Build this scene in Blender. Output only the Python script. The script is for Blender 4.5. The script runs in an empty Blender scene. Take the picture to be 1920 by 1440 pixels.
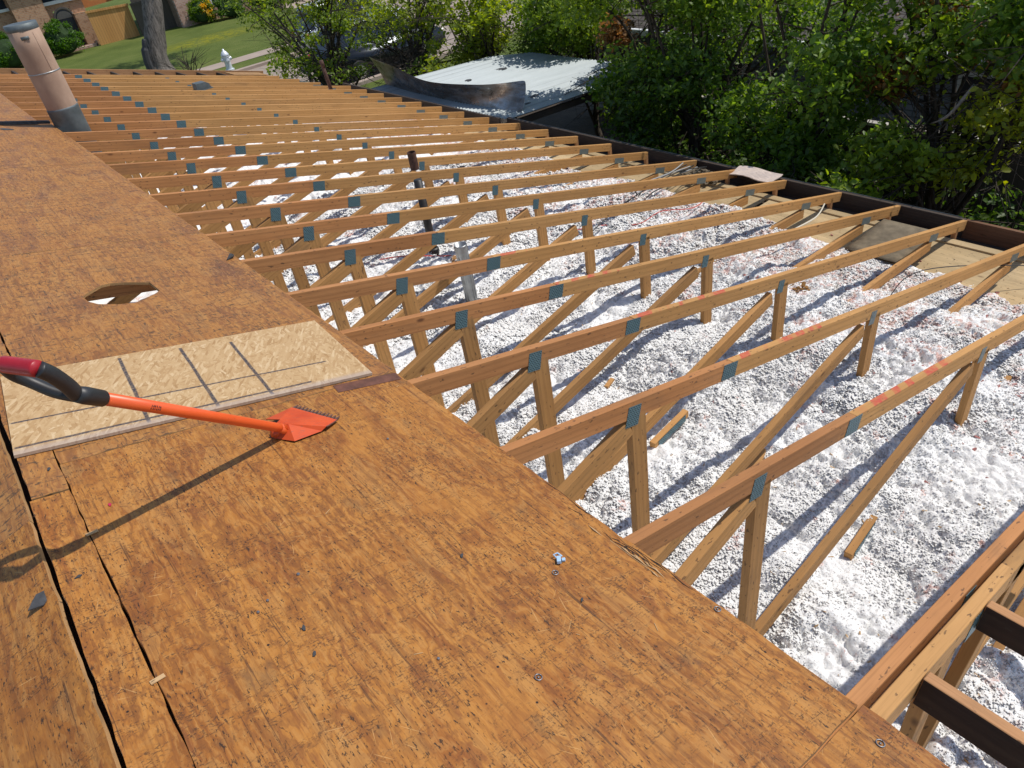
import bpy, bmesh, math, random
import numpy as np
from mathutils import Vector, Matrix, Euler, noise as mnoise
random.seed(7)
RNG = np.random.default_rng(11)
scene = bpy.context.scene
col = scene.collection
rad = math.radians

# ------------------------------------------------------------------ camera
cam_d = bpy.data.cameras.new('camera')
cam = bpy.data.objects.new('camera', cam_d)
col.objects.link(cam)
R = Matrix(((0.75787189, 0.47700067, -0.44508488), (-0.63644105, 0.39056695, -0.66513175), (-0.14343285, 0.78735495, 0.59958252)))
cam.matrix_world = Matrix.Translation((-0.97209, -0.36424, 1.68258)) @ R.to_4x4()
cam_d.sensor_width = 36.0
cam_d.lens = 24.903
cam_d.clip_start = 0.05
cam_d.clip_end = 600
scene.camera = cam

# ------------------------------------------------------------------ light
SUN = Vector((0.55, -0.30, 1.0)).normalized()
w = bpy.data.worlds.new('World'); scene.world = w; w.use_nodes = True
nt = w.node_tree
sky = nt.nodes.new('ShaderNodeTexSky'); sky.sky_type = 'NISHITA'; sky.sun_disc = False
sky.sun_elevation = math.asin(SUN.z); sky.sun_rotation = math.atan2(SUN.x, SUN.y)
sky.altitude = 200; sky.dust_density = 0.6
bg = nt.nodes['Background']; bg.inputs['Strength'].default_value = 0.15
nt.links.new(sky.outputs[0], bg.inputs[0])
sl = bpy.data.lights.new('sun', 'SUN'); sl.energy = 4.0; sl.angle = rad(0.53); sl.color = (1.0, 0.955, 0.88)
so = bpy.data.objects.new('sun', sl); col.objects.link(so); so.location = (0, 0, 30)
so.rotation_euler = (-SUN).to_track_quat('-Z', 'Y').to_euler()
scene.view_settings.view_transform = 'Standard'; scene.view_settings.look = 'None'
scene.view_settings.exposure = -0.12; scene.view_settings.gamma = 1
scene.render.engine = 'CYCLES'
try:
    scene.cycles.max_bounces = 6; scene.cycles.diffuse_bounces = 3
except Exception: pass

TH = 0.26963
CT, ST = math.cos(TH), math.sin(TH)
def rp(u, y, h=0.0):
    """point on the roof plane (top of the truss chords), h metres above it"""
    return Vector((u*CT + h*ST, y, -u*ST + h*CT))
Y = [-.06, .638, 1.241, 1.858, 2.456, 3.05, 3.674, 4.279, 4.86, 5.476, 6.09, 6.705, 7.298, 7.906, 8.511, 9.149, 9.758, 10.362, 10.973, 11.584, 12.193, 12.804, 13.413, 14.03, 14.636]

# ------------------------------------------------------------------ node helpers
class Mt:
    def __init__(s, name, rough=0.7, metal=0.0, spec=0.5):
        s.m = bpy.data.materials.new(name); s.m.use_nodes = True
        s.t = s.m.node_tree; s.b = s.t.nodes['Principled BSDF']
        s.b.inputs['Roughness'].default_value = rough; s.b.inputs['Metallic'].default_value = metal
        s.b.inputs['Specular IOR Level'].default_value = spec
    def put(s, sock, v):
        if v is None: return
        if isinstance(v, bpy.types.NodeSocket): s.t.links.new(v, sock)
        elif isinstance(v, (tuple, list)) and sock.type == 'RGBA' and len(v) == 3: sock.default_value = (*v, 1)
        else: sock.default_value = v
    def node(s, ty, **kw):
        n = s.t.nodes.new(ty)
        for k, v in kw.items(): setattr(n, k, v)
        return n
    def obj(s): return s.node('ShaderNodeTexCoord').outputs['Object']
    def rnd(s): return s.node('ShaderNodeObjectInfo').outputs['Random']
    def vm(s, op, a, b=None):
        n = s.node('ShaderNodeVectorMath', operation=op); s.put(n.inputs[0], a); s.put(n.inputs[1], b); return n.outputs[0]
    def mp(s, v, sc=(1, 1, 1), loc=(0, 0, 0), rot=(0, 0, 0)):
        n = s.node('ShaderNodeMapping'); s.put(n.inputs[0], v)
        n.inputs['Location'].default_value = loc; n.inputs['Rotation'].default_value = rot; n.inputs['Scale'].default_value = sc
        return n.outputs[0]
    def rmp(s, v, ang, sc, loc=(0, 0, 0)):
        return s.mp(s.mp(v, rot=(0, 0, ang)), sc, loc)
    def noise(s, v, sc=5, det=4, ro=.5, dist=0.0):
        n = s.node('ShaderNodeTexNoise'); s.put(n.inputs['Vector'], v); n.inputs['Scale'].default_value = sc
        n.inputs['Detail'].default_value = det; n.inputs['Roughness'].default_value = ro; n.inputs['Distortion'].default_value = dist
        return n.outputs['Fac']
    def vor(s, v, sc=5, feat='F1', out='Distance', rn=1.0):
        n = s.node('ShaderNodeTexVoronoi', feature=feat); s.put(n.inputs['Vector'], v); n.inputs['Scale'].default_value = sc
        n.inputs['Randomness'].default_value = rn
        return n.outputs[out]
    def ramp(s, f, stops, interp='LINEAR'):
        n = s.node('ShaderNodeValToRGB'); s.put(n.inputs[0], f); e = n.color_ramp; e.interpolation = interp
        while len(e.elements) < len(stops): e.elements.new(0.5)
        for el, (p, c) in zip(e.elements, stops):
            el.position = p
            if isinstance(c, (int, float)): c = (c, c, c)
            el.color = (*c, 1)
        return n.outputs[0]
    def mix(s, f, a, b, mode='MIX'):
        n = s.node('ShaderNodeMix', data_type='RGBA', blend_type=mode)
        s.put(n.inputs[0], f); s.put(n.inputs[6], a); s.put(n.inputs[7], b); return n.outputs[2]
    def ma(s, op, a, b=None, c=None, clamp=False):
        n = s.node('ShaderNodeMath', operation=op, use_clamp=clamp); s.put(n.inputs[0], a); s.put(n.inputs[1], b)
        if c is not None: s.put(n.inputs[2], c)
        return n.outputs[0]
    def step(s, v, lo, hi):
        n = s.node('ShaderNodeMapRange'); s.put(n.inputs[0], v); n.inputs[1].default_value = lo; n.inputs[2].default_value = hi
        n.interpolation_type = 'SMOOTHSTEP'; return n.outputs[0]
    def sep(s, v):
        n = s.node('ShaderNodeSeparateXYZ'); s.put(n.inputs[0], v); return n.outputs
    def bump(s, h, st=.3, d=.01):
        n = s.node('ShaderNodeBump'); s.put(n.inputs['Height'], h); n.inputs['Strength'].default_value = st; n.inputs['Distance'].default_value = d
        s.t.links.new(n.outputs[0], s.b.inputs['Normal']); return n.outputs[0]
    def base(s, c): s.put(s.b.inputs['Base Color'], c); return s
    def rough(s, v): s.put(s.b.inputs['Roughness'], v); return s

def plain(name, c, rough=.6, metal=0, var=.25, scale=8, bump=0, bd=.003):
    s = Mt(name, rough, metal)
    v = s.vm('ADD', s.obj(), s.mp(s.node('ShaderNodeCombineXYZ').outputs[0]))
    f = s.noise(v, scale, 6, .6)
    s.base(s.ramp(f, [(.3, tuple(x*(1-var) for x in c)), (.7, tuple(min(1, x*(1+var)) for x in c))]))
    if bump: s.bump(s.noise(v, scale*5, 4), bump, bd)
    return s.m

def lumber(name, ca, cb, dark, stain=.5, paint=None, gray=0.0):
    """softwood board, grain along local X"""
    s = Mt(name, .72, spec=.3)
    o = s.obj()
    off = s.ma('MULTIPLY', s.rnd(), 53.0)
    cx = s.node('ShaderNodeCombineXYZ'); s.put(cx.inputs[0], off); s.put(cx.inputs[1], s.ma('MULTIPLY', off, .37)); s.put(cx.inputs[2], s.ma('MULTIPLY', off, .61))
    v = s.vm('ADD', o, cx.outputs[0])
    warp = s.noise(s.mp(v, (1.2, 5, 5)), 1.5, 3)
    wv = s.node('ShaderNodeTexWave', wave_type='BANDS', bands_direction='Z'); s.put(wv.inputs['Vector'], s.mp(v, (.5, 7, 9)))
    wv.inputs['Scale'].default_value = 1.1; wv.inputs['Distortion'].default_value = 9; wv.inputs['Detail'].default_value = 4; wv.inputs['Detail Scale'].default_value = .7
    fine = s.noise(s.mp(v, (4, 190, 190)), 1, 4, .6)
    c = s.mix(s.ramp(s.noise(s.mp(v, (.8, 3, 3)), 1.3, 3), [(.3, 0), (.7, 1)]), ca, cb)
    c = s.mix(s.ma('MULTIPLY', s.ramp(wv.outputs[0], [(.5, 0), (.95, 1)]), .30), c, tuple(x*.55 for x in ca))
    c = s.mix(s.ma('MULTIPLY', s.ramp(fine, [(.5, 0), (.7, 1)]), .35), c, tuple(x*.5 for x in ca))
    # knots
    kn = s.vor(s.mp(v, (1.0, 1.9, 2.4)), 3.2)
    c = s.mix(s.ma('MULTIPLY', s.ramp(kn, [(.04, 1), (.10, 0)]), .85), c, dark)
    # grey weathering and dirt
    g = s.ramp(s.noise(s.mp(v, (1.1, 4, 4)), 2.1, 5, .65), [(.56, 0), (.72, 1)])
    c = s.mix(s.ma('MULTIPLY', g, stain), c, (.13, .085, .05))
    if gray: c = s.mix(gray, c, (.2, .17, .13))
    sp = s.ramp(s.noise(s.mp(v, (26, 70, 70)), 1, 2), [(.665, 0), (.70, 1)])
    c = s.mix(s.ma('MULTIPLY', sp, .75), c, (.05, .03, .02))
    big_ = s.ramp(s.noise(s.mp(v, (2.2, 9, 9), loc=(3, 0, 0)), 1, 4, .6), [(.35, 0), (.65, 1)]); c = s.mix(s.ma('MULTIPLY', big_, .3), c, tuple(x*.62 for x in ca))
    br = s.ma('MULTIPLY_ADD', s.rnd(), .3, .85)
    hs = s.node('ShaderNodeHueSaturation'); s.put(hs.inputs['Value'], br); s.put(hs.inputs['Color'], c); c = hs.outputs[0]
    if paint:
        x0, x1, sd = paint
        X = s.sep(o)
        band = s.noise(s.mp(s.node('ShaderNodeCombineXYZ').outputs[0]), 1)
        cxx = s.node('ShaderNodeCombineXYZ'); s.put(cxx.inputs[0], s.ma('ADD', s.ma('ADD', X[0], s.ma('MULTIPLY', X[1], -.9)), sd))
        band = s.ramp(s.noise(cxx.outputs[0], 7.5, 1), [(.49, 0), (.53, 1)])
        rng_ = s.ma('MULTIPLY', s.step(X[0], x0, x0+.03), s.ma('SUBTRACT', 1, s.step(X[0], x1-.03, x1)))
        top = s.step(X[2], .036, .043)
        spray = s.ramp(s.noise(v, 38, 5, .8), [(.36, .25), (.6, 1)])
        f = s.ma('MULTIPLY', s.ma('MULTIPLY', band, rng_), s.ma('MULTIPLY', top, spray))
        c = s.mix(s.ma('MULTIPLY', f, .78), c, (.52, .035, .045))
    s.base(c)
    s.bump(s.ma('ADD', fine, s.ma('MULTIPLY', wv.outputs[0], .4)), .35, .0015)
    return s.m

M = {}
M['chord_red'] = lumber('aged_fir_reddish', (.43, .180, .060), (.53, .245, .092), (.10, .035, .015), .38)
M['chord_yel'] = lumber('aged_fir_yellow', (.49, .245, .078), (.56, .300, .108), (.12, .05, .02), .25)
M['web'] = lumber('web_fir', (.43, .215, .068), (.51, .27, .098), (.1, .04, .015), .5)
M['stained'] = lumber('near_black_board', (.032, .014, .008), (.052, .024, .014), (.01, .005, .004), .3)  # near-black tone: lookout sides, and the block added to shade the ridge gap
M['lumber_dark'] = lumber('aged_brown_lumber', (.42, .20, .08), (.50, .26, .12), (.08, .03, .012), .6)  # brown lumber tone with strong weathering
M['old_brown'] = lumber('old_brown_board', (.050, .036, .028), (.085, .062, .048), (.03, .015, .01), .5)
for k, (a, b, sd) in {1: (.03, 1.0, 3.3), 2: (.02, .95, 8.1), 3: (.0, .85, 1.7), 4: (-.1, .55, 5.2), 5: (.02, .3, 9.4)}.items():
    M['paint%d' % k] = lumber('fir_with_red_spray_marks', (.49, .245, .078), (.56, .300, .108), (.12, .05, .02), .25, paint=(a, b, sd))

def plywood(name, fine_dir='Y', tone=1.0, far=False):
    s = Mt(name, .62, spec=.35)
    o = s.obj(); off = s.ma('MULTIPLY', s.rnd(), 41.0)
    cx = s.node('ShaderNodeCombineXYZ'); s.put(cx.inputs[0], off); s.put(cx.inputs[1], s.ma('MULTIPLY', off, .7))
    v = s.vm('ADD', o, cx.outputs[0])
    A = lambda c: tuple(x*tone for x in c)
    # broad blotches
    big = s.noise(s.mp(v, (4.4, 1.0, 1)), 1.7, 6, .64, .5)
    c = s.ramp(big, [(.28, A((.18, .056, .011))), (.42, A((.335, .122, .021))), (.55, A((.45, .185, .034))), (.66, A((.295, .098, .018))), (.78, A((.415, .168, .032)))])
    # cathedral figure, broken up
    wo = s.noise(s.mp(v, (3, 1.1, 1)), 2.2, 5, .6)
    wv = s.node('ShaderNodeTexWave', wave_type='BANDS', bands_direction='X')
    wx = s.sep(v); cw = s.node('ShaderNodeCombineXYZ'); s.put(cw.inputs[0], s.ma('ADD', s.ma('MULTIPLY', wx[0], 3.2), s.ma('MULTIPLY', wo, 2.6))); s.put(cw.inputs[1], s.ma('MULTIPLY', wx[1], .5)); s.put(wv.inputs['Vector'], cw.outputs[0])
    wv.inputs['Scale'].default_value = 1.3; wv.inputs['Distortion'].default_value = 4; wv.inputs['Detail'].default_value = 4; wv.inputs['Detail Scale'].default_value = 1.4; wv.inputs['Detail Roughness'].default_value = .65
    wm = s.ramp(s.noise(s.mp(v, (3, 1.6, 1), loc=(4, 4, 0)), 1.5, 3), [(.32, .25), (.52, 1)])
    c = s.mix(s.ma('MULTIPLY', s.ma('MULTIPLY', s.ramp(wv.outputs[0], [(.68, 0), (.97, 1)]), wm), .50), c, A((.175, .060, .017)))
    c = s.mix(s.ma('MULTIPLY', s.ma('MULTIPLY', s.ramp(wv.outputs[0], [(.02, 1), (.3, 0)]), wm), .4), c, A((.50, .24, .065)))
    # patches of surface veneer worn off: hard edged lighter / redder blocks
    blk = s.vor(s.mp(s.vm('ADD', v, s.mp(s.node('ShaderNodeCombineXYZ').outputs[0])), (9, 3.2, 1), rot=(0, 0, .12)), 1.6, out='Color')
    bs = s.sep(blk)[0]
    wear = s.noise(s.mp(v, (19, 3.2, 1)), 2.2, 5, .68)
    c = s.mix(s.ma('MULTIPLY', s.ramp(s.ma('ADD', s.ma('MULTIPLY', bs, .45), wear), [(.86, 0), (.9, 1)]), .45), c, A((.46, .22, .060)))
    c = s.mix(s.ma('MULTIPLY', s.ramp(s.ma('SUBTRACT', wear, s.ma('MULTIPLY', bs, .35)), [(.47, 0), (.55, 1)]), .5), c, A((.22, .07, .02)))
    # fibre streaks along the grain
    fib = s.noise(s.mp(v, (170, 7, 1)), 1, 6, .72)
    c = s.mix(s.ma('MULTIPLY', s.ramp(fib, [(.52, 0), (.70, 1)]), .42), c, A((.17, .058, .015)))
    c = s.mix(s.ma('MULTIPLY', s.ramp(fib, [(.32, 1), (.43, 0)]), .3), c, A((.56, .29, .09)))
    # grey-green weathering
    gr = s.ramp(s.noise(s.mp(v, (3.5, 2.2, 1), loc=(7, 3, 0)), 1.9, 4, .6), [(.60, 0), (.74, 1)])
    c = s.mix(s.ma('MULTIPLY', gr, .55), c, A((.15, .095, .045)))
    ls = s.ramp(s.noise(s.mp(v, (95, 2.6, 1), loc=(9, 2, 0)), 1, 5, .7), [(.60, 0), (.65, 1)])
    c = s.mix(s.ma('MULTIPLY', ls, .7), c, A((.06, .024, .012)))
    # black felt residue: rows of short ticks across the grain, gathered in patches
    pm = s.ramp(s.noise(s.mp(v, (5, 4, 1), loc=(2, 9, 0)), 1.6, 4, .6), [(.36 if not far else .30, 0), (.52 if not far else .44, 1)])
    row = s.ramp(s.noise(s.mp(v, (6, 42, 1) if not far else (3, 24, 1), loc=(5, 1, 0)), 1, 2), [(.46, 0), (.56, 1)])
    tick = s.ramp(s.noise(s.mp(v, (95, 200, 1) if not far else (34, 95, 1)), 1, 3, .7), [(.53, 0), (.58, 1)])
    t1 = s.ma('MULTIPLY', s.ma('MULTIPLY', s.ma('MULTIPLY', pm, row), tick), 1.0 if far else .75)
    tick2 = s.ramp(s.noise(s.mp(v, (150, 42, 1) if not far else (95, 13, 1), loc=(3, 3, 0)), 1, 3, .7), [(.58, 0), (.63, 1)])
    pm2 = s.ramp(s.noise(s.mp(v, (7, 3, 1), loc=(12, 9, 0)), 1.2, 4, .6), [(.40, 0), (.52, 1)])
    t2 = s.ma('MULTIPLY', pm2, tick2)
    tk = s.ma('MAXIMUM', t1, t2)
    c = s.mix(s.ma('MULTIPLY', tk, .9), c, (.030, .018, .012))
    # pale scratches in a few directions
    scr = None
    for ang, lo in ((.35, 1), (.95, 6), (-.6, 11), (1.9, 17)):
        f = s.ramp(s.noise(s.rmp(v, ang, (9, 210, 1), (lo, lo, 0)), 1, 1), [(.715, 0), (.755, 1)])
        scr = f if scr is None else s.ma('MAXIMUM', scr, f)
    pm3 = s.ramp(s.noise(v, 4.5, 2), [(.565, 0), (.62, 1)])
    c = s.mix(s.ma('MULTIPLY', s.ma('MULTIPLY', scr, pm3), .7), c, (.60, .33, .12))
    lg = s.ramp(s.noise(s.mp(v, (48, .75, 1), loc=(1, 8, 0)), 1, 6, .66), [(.52, 0), (.62, 1)]); c = s.mix(s.ma('MULTIPLY', lg, .42), c, A((.15, .05, .013)))
    # nail holes
    nh = s.vor(v, 11, rn=1.0)
    c = s.mix(s.ramp(nh, [(.028, 1), (.045, 0)]), c, (.02, .012, .01))
    if far: c = s.mix(.22, c, (.27, .155, .075))
    s.base(c)
    s.bump(s.ma('ADD', s.ma('MULTIPLY', fib, .8), s.ma('SUBTRACT', s.ma('MULTIPLY', wv.outputs[0], .4), s.ma('MULTIPLY', tk, .5))), .5, .0016)
    s.rough(s.ramp(big, [(.3, .5), (.7, .72)]))
    return s.m
M['ply'] = plywood('weathered_plywood')
M['ply_far'] = plywood('weathered_plywood_dark_ticks', tone=1.0, far=True)
M['ply_edge'] = lumber('plywood_edge', (.42, .23, .09), (.5, .28, .12), (.1, .04, .02), .5)

def osb():
    s = Mt('osb_strand_board', .6, spec=.3)
    v = s.obj()
    d = s.vm('ADD', v, s.mp(v, (0, 0, 0)))
    c = None
    cols = [(.62, .41, .19), (.72, .50, .25), (.50, .30, .12), (.78, .58, .32)]
    base = None
    for i, (ang, sx, sy) in enumerate(((.15, 9, 85), (.8, 11, 95), (-.55, 10, 105), (1.5, 14, 110), (-1.1, 12, 115))):
        n = s.node('ShaderNodeTexVoronoi', feature='F1'); s.put(n.inputs['Vector'], s.rmp(v, ang, (sx*1.5, sy*.95, 1), (i*3.1, i*1.7, 0))); n.inputs['Scale'].default_value = 1
        r = s.sep(n.outputs['Color'])
        cc = s.ramp(r[0], [(0, (.38, .22, .09)), (.2, (.46, .285, .13)), (.75, (.53, .35, .175)), (1, (.61, .435, .245))])
        base = cc if base is None else s.mix(s.ramp(r[1], [(.52, 0), (.56, 1)]), base, cc)
    f = s.noise(s.mp(v, (60, 140, 1)), 1, 4, .7)
    base = s.mix(s.ma('MULTIPLY', s.ramp(f, [(.58, 0), (.68, 1)]), .55), base, (.30, .15, .055))
    # lumber-crayon lines in board coordinates (x across 0..1.22, y 0..0.62)
    X = s.sep(v)
    wob = s.ma('MULTIPLY', s.ma('SUBTRACT', s.noise(v, 9, 2), .5), .006)
    def vline(x, y0, y1, wdt=.006, tilt=0.0):
        dx = s.ma('ABSOLUTE', s.ma('ADD', s.ma('SUBTRACT', s.ma('SUBTRACT', X[0], x), s.ma('MULTIPLY', X[1], tilt)), wob))
        a = s.ma('SUBTRACT', 1, s.step(dx, wdt*.7, wdt*1.5))
        return s.ma('MULTIPLY', a, s.ma('MULTIPLY', s.step(X[1], y0, y0+.006), s.ma('SUBTRACT', 1, s.step(X[1], y1-.006, y1))))
    def hline(y, wdt=.0035, tilt=0.0, x0=.0, x1=1.3):
        dx = s.ma('ABSOLUTE', s.ma('ADD', s.ma('SUBTRACT', s.ma('SUBTRACT', X[1], y), s.ma('MULTIPLY', X[0], tilt)), wob))
        a = s.ma('SUBTRACT', 1, s.step(dx, wdt*.7, wdt*1.5))
        return s.ma('MULTIPLY', a, s.ma('MULTIPLY', s.step(X[0], x0, x0+.01), s.ma('SUBTRACT', 1, s.step(X[0], x1-.01, x1))))
    L = [vline(.398, .01, .60, tilt=.005), vline(.632, .012, .59), vline(.83, .008, .56),
         hline(.222, .0046, -.03, .0, 1.12), hline(.044, .0056, -.002, 0, 1.0)]
    m = L[0]
    for l in L[1:]: m = s.ma('MAXIMUM', m, l)
    m = s.ma('MULTIPLY', m, s.ramp(s.noise(v, 120, 3, .7), [(.32, .55), (.55, 1)]))
    base = s.mix(s.ma('MULTIPLY', m, .95), base, (.035, .035, .05))
    # dirty bluish edge band
    eb = s.ma('SUBTRACT', 1, s.step(X[1], .012, .045))
    base = s.mix(s.ma('MULTIPLY', eb, .55), base, (.40, .33, .30))
    s.base(base); s.bump(f, .3, .001)
    return s.m
M['osb'] = osb()

def plate():
    s = Mt('galvanised_toothed_plate', .42, .75)
    v = s.obj()
    br = s.node('ShaderNodeTexBrick'); s.put(br.inputs['Vector'], s.mp(v, (1, 1, 1), rot=(rad(90), 0, 0)))
    br.inputs['Scale'].default_value = 1; br.inputs['Brick Width'].default_value = .015; br.inputs['Row Height'].default_value = .0098
    br.inputs['Mortar Size'].default_value = .0030; br.inputs['Mortar Smooth'].default_value = .2
    br.inputs['Color1'].default_value = (.010, .014, .018, 1); br.inputs['Color2'].default_value = (.03, .045, .055, 1); br.inputs['Mortar'].default_value = (.14, .25, .29, 1)
    n = s.noise(v, 30, 4, .6)
    s.base(s.mix(s.ma('MULTIPLY', n, .22), br.outputs[0], (.09, .16, .18)))
    s.bump(br.outputs['Fac'], .8, .0015)
    return s.m
M['plate'] = plate()
def plate_flat():
    s = Mt('galvanised_plate_worn', .5, .6); v = s.obj()
    s.base(s.ramp(s.noise(v, 35, 5, .7), [(.3, (.13, .17, .18)), (.7, (.24, .28, .28))]))
    return s.m
M['plate_flat'] = plate_flat()

def insul(fine=True):
    s = Mt('blown_fibreglass', .95, spec=.1)
    v = s.node('ShaderNodeNewGeometry').outputs['Position']
    P = s.sep(v)
    a = s.noise(v, 2.3, 5, .65)
    c = s.ramp(s.noise(v, 14, 5, .7), [(.3, (.80, .79, .77)), (.5, (.87, .865, .85)), (.7, (.90, .89, .87))])
    # pink batt fibre showing through, more of it towards the eave
    e = s.ma('MULTIPLY', s.step(P[0], 2.2, 4.4), .165)
    far = s.ma('MULTIPLY', s.step(P[1], 4.5, 8.0), .02)
    pk = s.ma('ADD', s.ma('ADD', a, e), far)
    m1 = s.ramp(pk, [(.60, 0), (.67, 1)])
    m2 = s.ramp(s.noise(v, 22, 4, .7), [(.50, 0), (.57, 1)])
    m3 = s.ramp(s.noise(v, 6.5, 3, .6), [(.62, 0), (.68, 1)])
    f = s.ma('MAXIMUM', s.ma('MULTIPLY', m1, m2), s.ma('MULTIPLY', m3, m2))
    pc = s.ramp(s.noise(v, 50, 3), [(.35, (.40, .13, .09)), (.6, (.70, .38, .30))])
    c = s.mix(s.ma('MULTIPLY', f, .72), c, pc)
    # tan dust near the eave
    tn = s.ma('MULTIPLY', s.ramp(s.noise(v, 19, 4, .7), [(.5, 0), (.62, 1)]), s.step(P[0], 2.6, 4.2))
    c = s.mix(s.ma('MULTIPLY', tn, .55), c, (.50, .40, .30))
    dk = s.ramp(s.noise(v, 90, 2), [(.70, 0), (.74, 1)])
    c = s.mix(s.ma('MULTIPLY', dk, .6), c, (.20, .13, .09))
    s.base(c)
    h = s.ma('ADD', s.ma('MULTIPLY', s.vor(v, 95), -.7), s.noise(v, 210, 5, .8))
    if fine: s.bump(h, .5, .008)
    else:
        ng = s.node('ShaderNodeNewGeometry').outputs['Normal']
        vm_ = s.node('ShaderNodeVectorMath', operation='SCALE'); s.put(vm_.inputs[0], ng); vm_.inputs['Scale'].default_value = .75
        soft = s.vm('NORMALIZE', s.vm('ADD', vm_.outputs[0], (0.12, -.06, 1.5))); s.put(s.b.inputs['Normal'], soft)
        tr = s.node('ShaderNodeBsdfTranslucent'); s.put(tr.inputs['Color'], c); mx = s.node('ShaderNodeMixShader'); mx.inputs[0].default_value = .15
        s.t.links.new(s.b.outputs[0], mx.inputs[1]); s.t.links.new(tr.outputs[0], mx.inputs[2]); s.t.links.new(mx.outputs[0], s.t.nodes['Material Output'].inputs['Surface'])
    s.b.inputs['Subsurface Weight'].default_value = 0.0
    s.b.inputs['Subsurface Radius'].default_value = (1, 1, 1); s.b.inputs['Subsurface Scale'].default_value = .016
    return s.m
M['insul'] = insul(); M['tuft'] = insul(False)
M['black_iron'] = plain('black_iron_pipe', (.018, .016, .015), .5, 0, .4, 20)
M['rust'] = plain('rusty_iron', (.075, .032, .02), .8, 0, .5, 25, .4)
M['rubber'] = plain('black_rubber', (.022, .022, .024), .45, 0, .15, 30)
M['grip_red'] = plain('red_rubber', (.36, .012, .02), .4, 0, .1, 30)
def orange():
    s = Mt('orange_painted_steel', .38); v = s.obj()
    c = s.ramp(s.noise(v, 6, 4), [(.3, (.72, .095, .018)), (.7, (.82, .12, .022))])
    sc = s.ramp(s.noise(s.mp(v, (60, 60, 60)), 1, 4, .7), [(.66, 0), (.72, 1)])
    c = s.mix(s.ma('MULTIPLY', sc, .5), c, (.25, .06, .03)); s.base(c); return s.m
M['orange'] = orange()
def orange_worn():
    s = Mt('scuffed_orange_blade', .62, spec=.25); v = s.obj()
    c = s.ramp(s.noise(v, 12, 4), [(.3, (.52, .062, .018)), (.7, (.68, .10, .026))])
    sc = s.ramp(s.noise(s.mp(v, (25, 160, 25), rot=(0, 0, .6)), 1, 4, .7), [(.57, 0), (.66, 1)])
    c = s.mix(s.ma('MULTIPLY', sc, .55), c, (.24, .10, .07)); s.base(c); return s.m
M['blade'] = orange_worn()
M['steel'] = plain('worn_steel', (.28, .28, .29), .4, .8, .4, 40)
M['ink'] = plain('black_ink', (.03, .02, .02), .7, 0, .1)
M['galv'] = plain('galvanised_sheet', (.36, .37, .37), .38, .7, .25, 14, .2)
M['galv_dk'] = plain('dull_galvanised', (.13, .15, .155), .6, .45, .3, 9, .1)
M['felt'] = plain('roofing_felt', (.055, .055, .058), .9, 0, .35, 30, .4)
def stackmat():
    s = Mt('pinkish_cement_pipe', .75); v = s.obj()
    c = s.ramp(s.noise(s.mp(v, (1, 1, .6)), 3.2, 6, .62), [(.3, (.30, .185, .125)), (.55, (.43, .285, .20)), (.75, (.50, .36, .27))])
    st = s.ramp(s.noise(s.mp(v, (9, 9, .5)), 1.5, 4), [(.6, 0), (.75, 1)])
    c = s.mix(s.ma('MULTIPLY', st, .35), c, (.30, .20, .15)); s.base(c); s.bump(s.noise(v, 60, 4), .2, .002); return s.m
M['stack'] = stackmat()
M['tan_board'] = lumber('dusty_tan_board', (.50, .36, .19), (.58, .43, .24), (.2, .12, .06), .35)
M['cardboard'] = plain('dusty_brown_baffle', (.165, .13, .085), .95, 0, .35, 12, .3)
M['grass'] = None
def grass():
    s = Mt('lawn_grass', .9, spec=.15); v = s.node('ShaderNodeNewGeometry').outputs['Position']
    c = s.ramp(s.noise(v, .5, 6, .65), [(.3, (.085, .115, .025)), (.5, (.125, .16, .035)), (.7, (.18, .20, .055))])
    c = s.mix(s.ma('MULTIPLY', s.noise(s.mp(v, (5, 12, 1)), 1.5, 6, .8), .55), c, (.065, .09, .02))
    P = s.sep(v)
    d = s.vm('SUBTRACT', v, (12.3, 41.8, -4.1)); n = s.node('ShaderNodeVectorMath', operation='LENGTH'); s.put(n.inputs[0], s.mp(d, (.45, .8, 0)))
    yl = s.ma('MULTIPLY', s.ma('SUBTRACT', 1, s.step(n.outputs['Value'], .5, 1.7)), s.ramp(s.noise(v, 3.5, 6, .8), [(.42, 0), (.6, 1)]))
    c = s.mix(s.ma('MULTIPLY', yl, .75), c, (.30, .27, .01))
    s.base(c); s.bump(s.noise(v, 30, 5, .8), .7, .04); return s.m
M['grass'] = grass()
def concrete(name, c1):
    s = Mt(name, .85); v = s.node('ShaderNodeNewGeometry').outputs['Position']
    c = s.ramp(s.noise(v, 1.2, 8, .7), [(.3, tuple(x*.8 for x in c1)), (.7, c1)])
    sp = s.ramp(s.noise(v, 40, 3, .7), [(.55, 0), (.7, 1)])
    c = s.mix(s.ma('MULTIPLY', sp, .3), c, tuple(x*.5 for x in c1))
    s.base(c); return s.m
M['road'] = concrete('street_concrete', (.36, .29, .235))
M['walk'] = concrete('sidewalk_concrete', (.42, .33, .27))
M['soil'] = plain('dark_soil', (.05, .035, .022), .95, 0, .4, 4, .5, .03)
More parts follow.
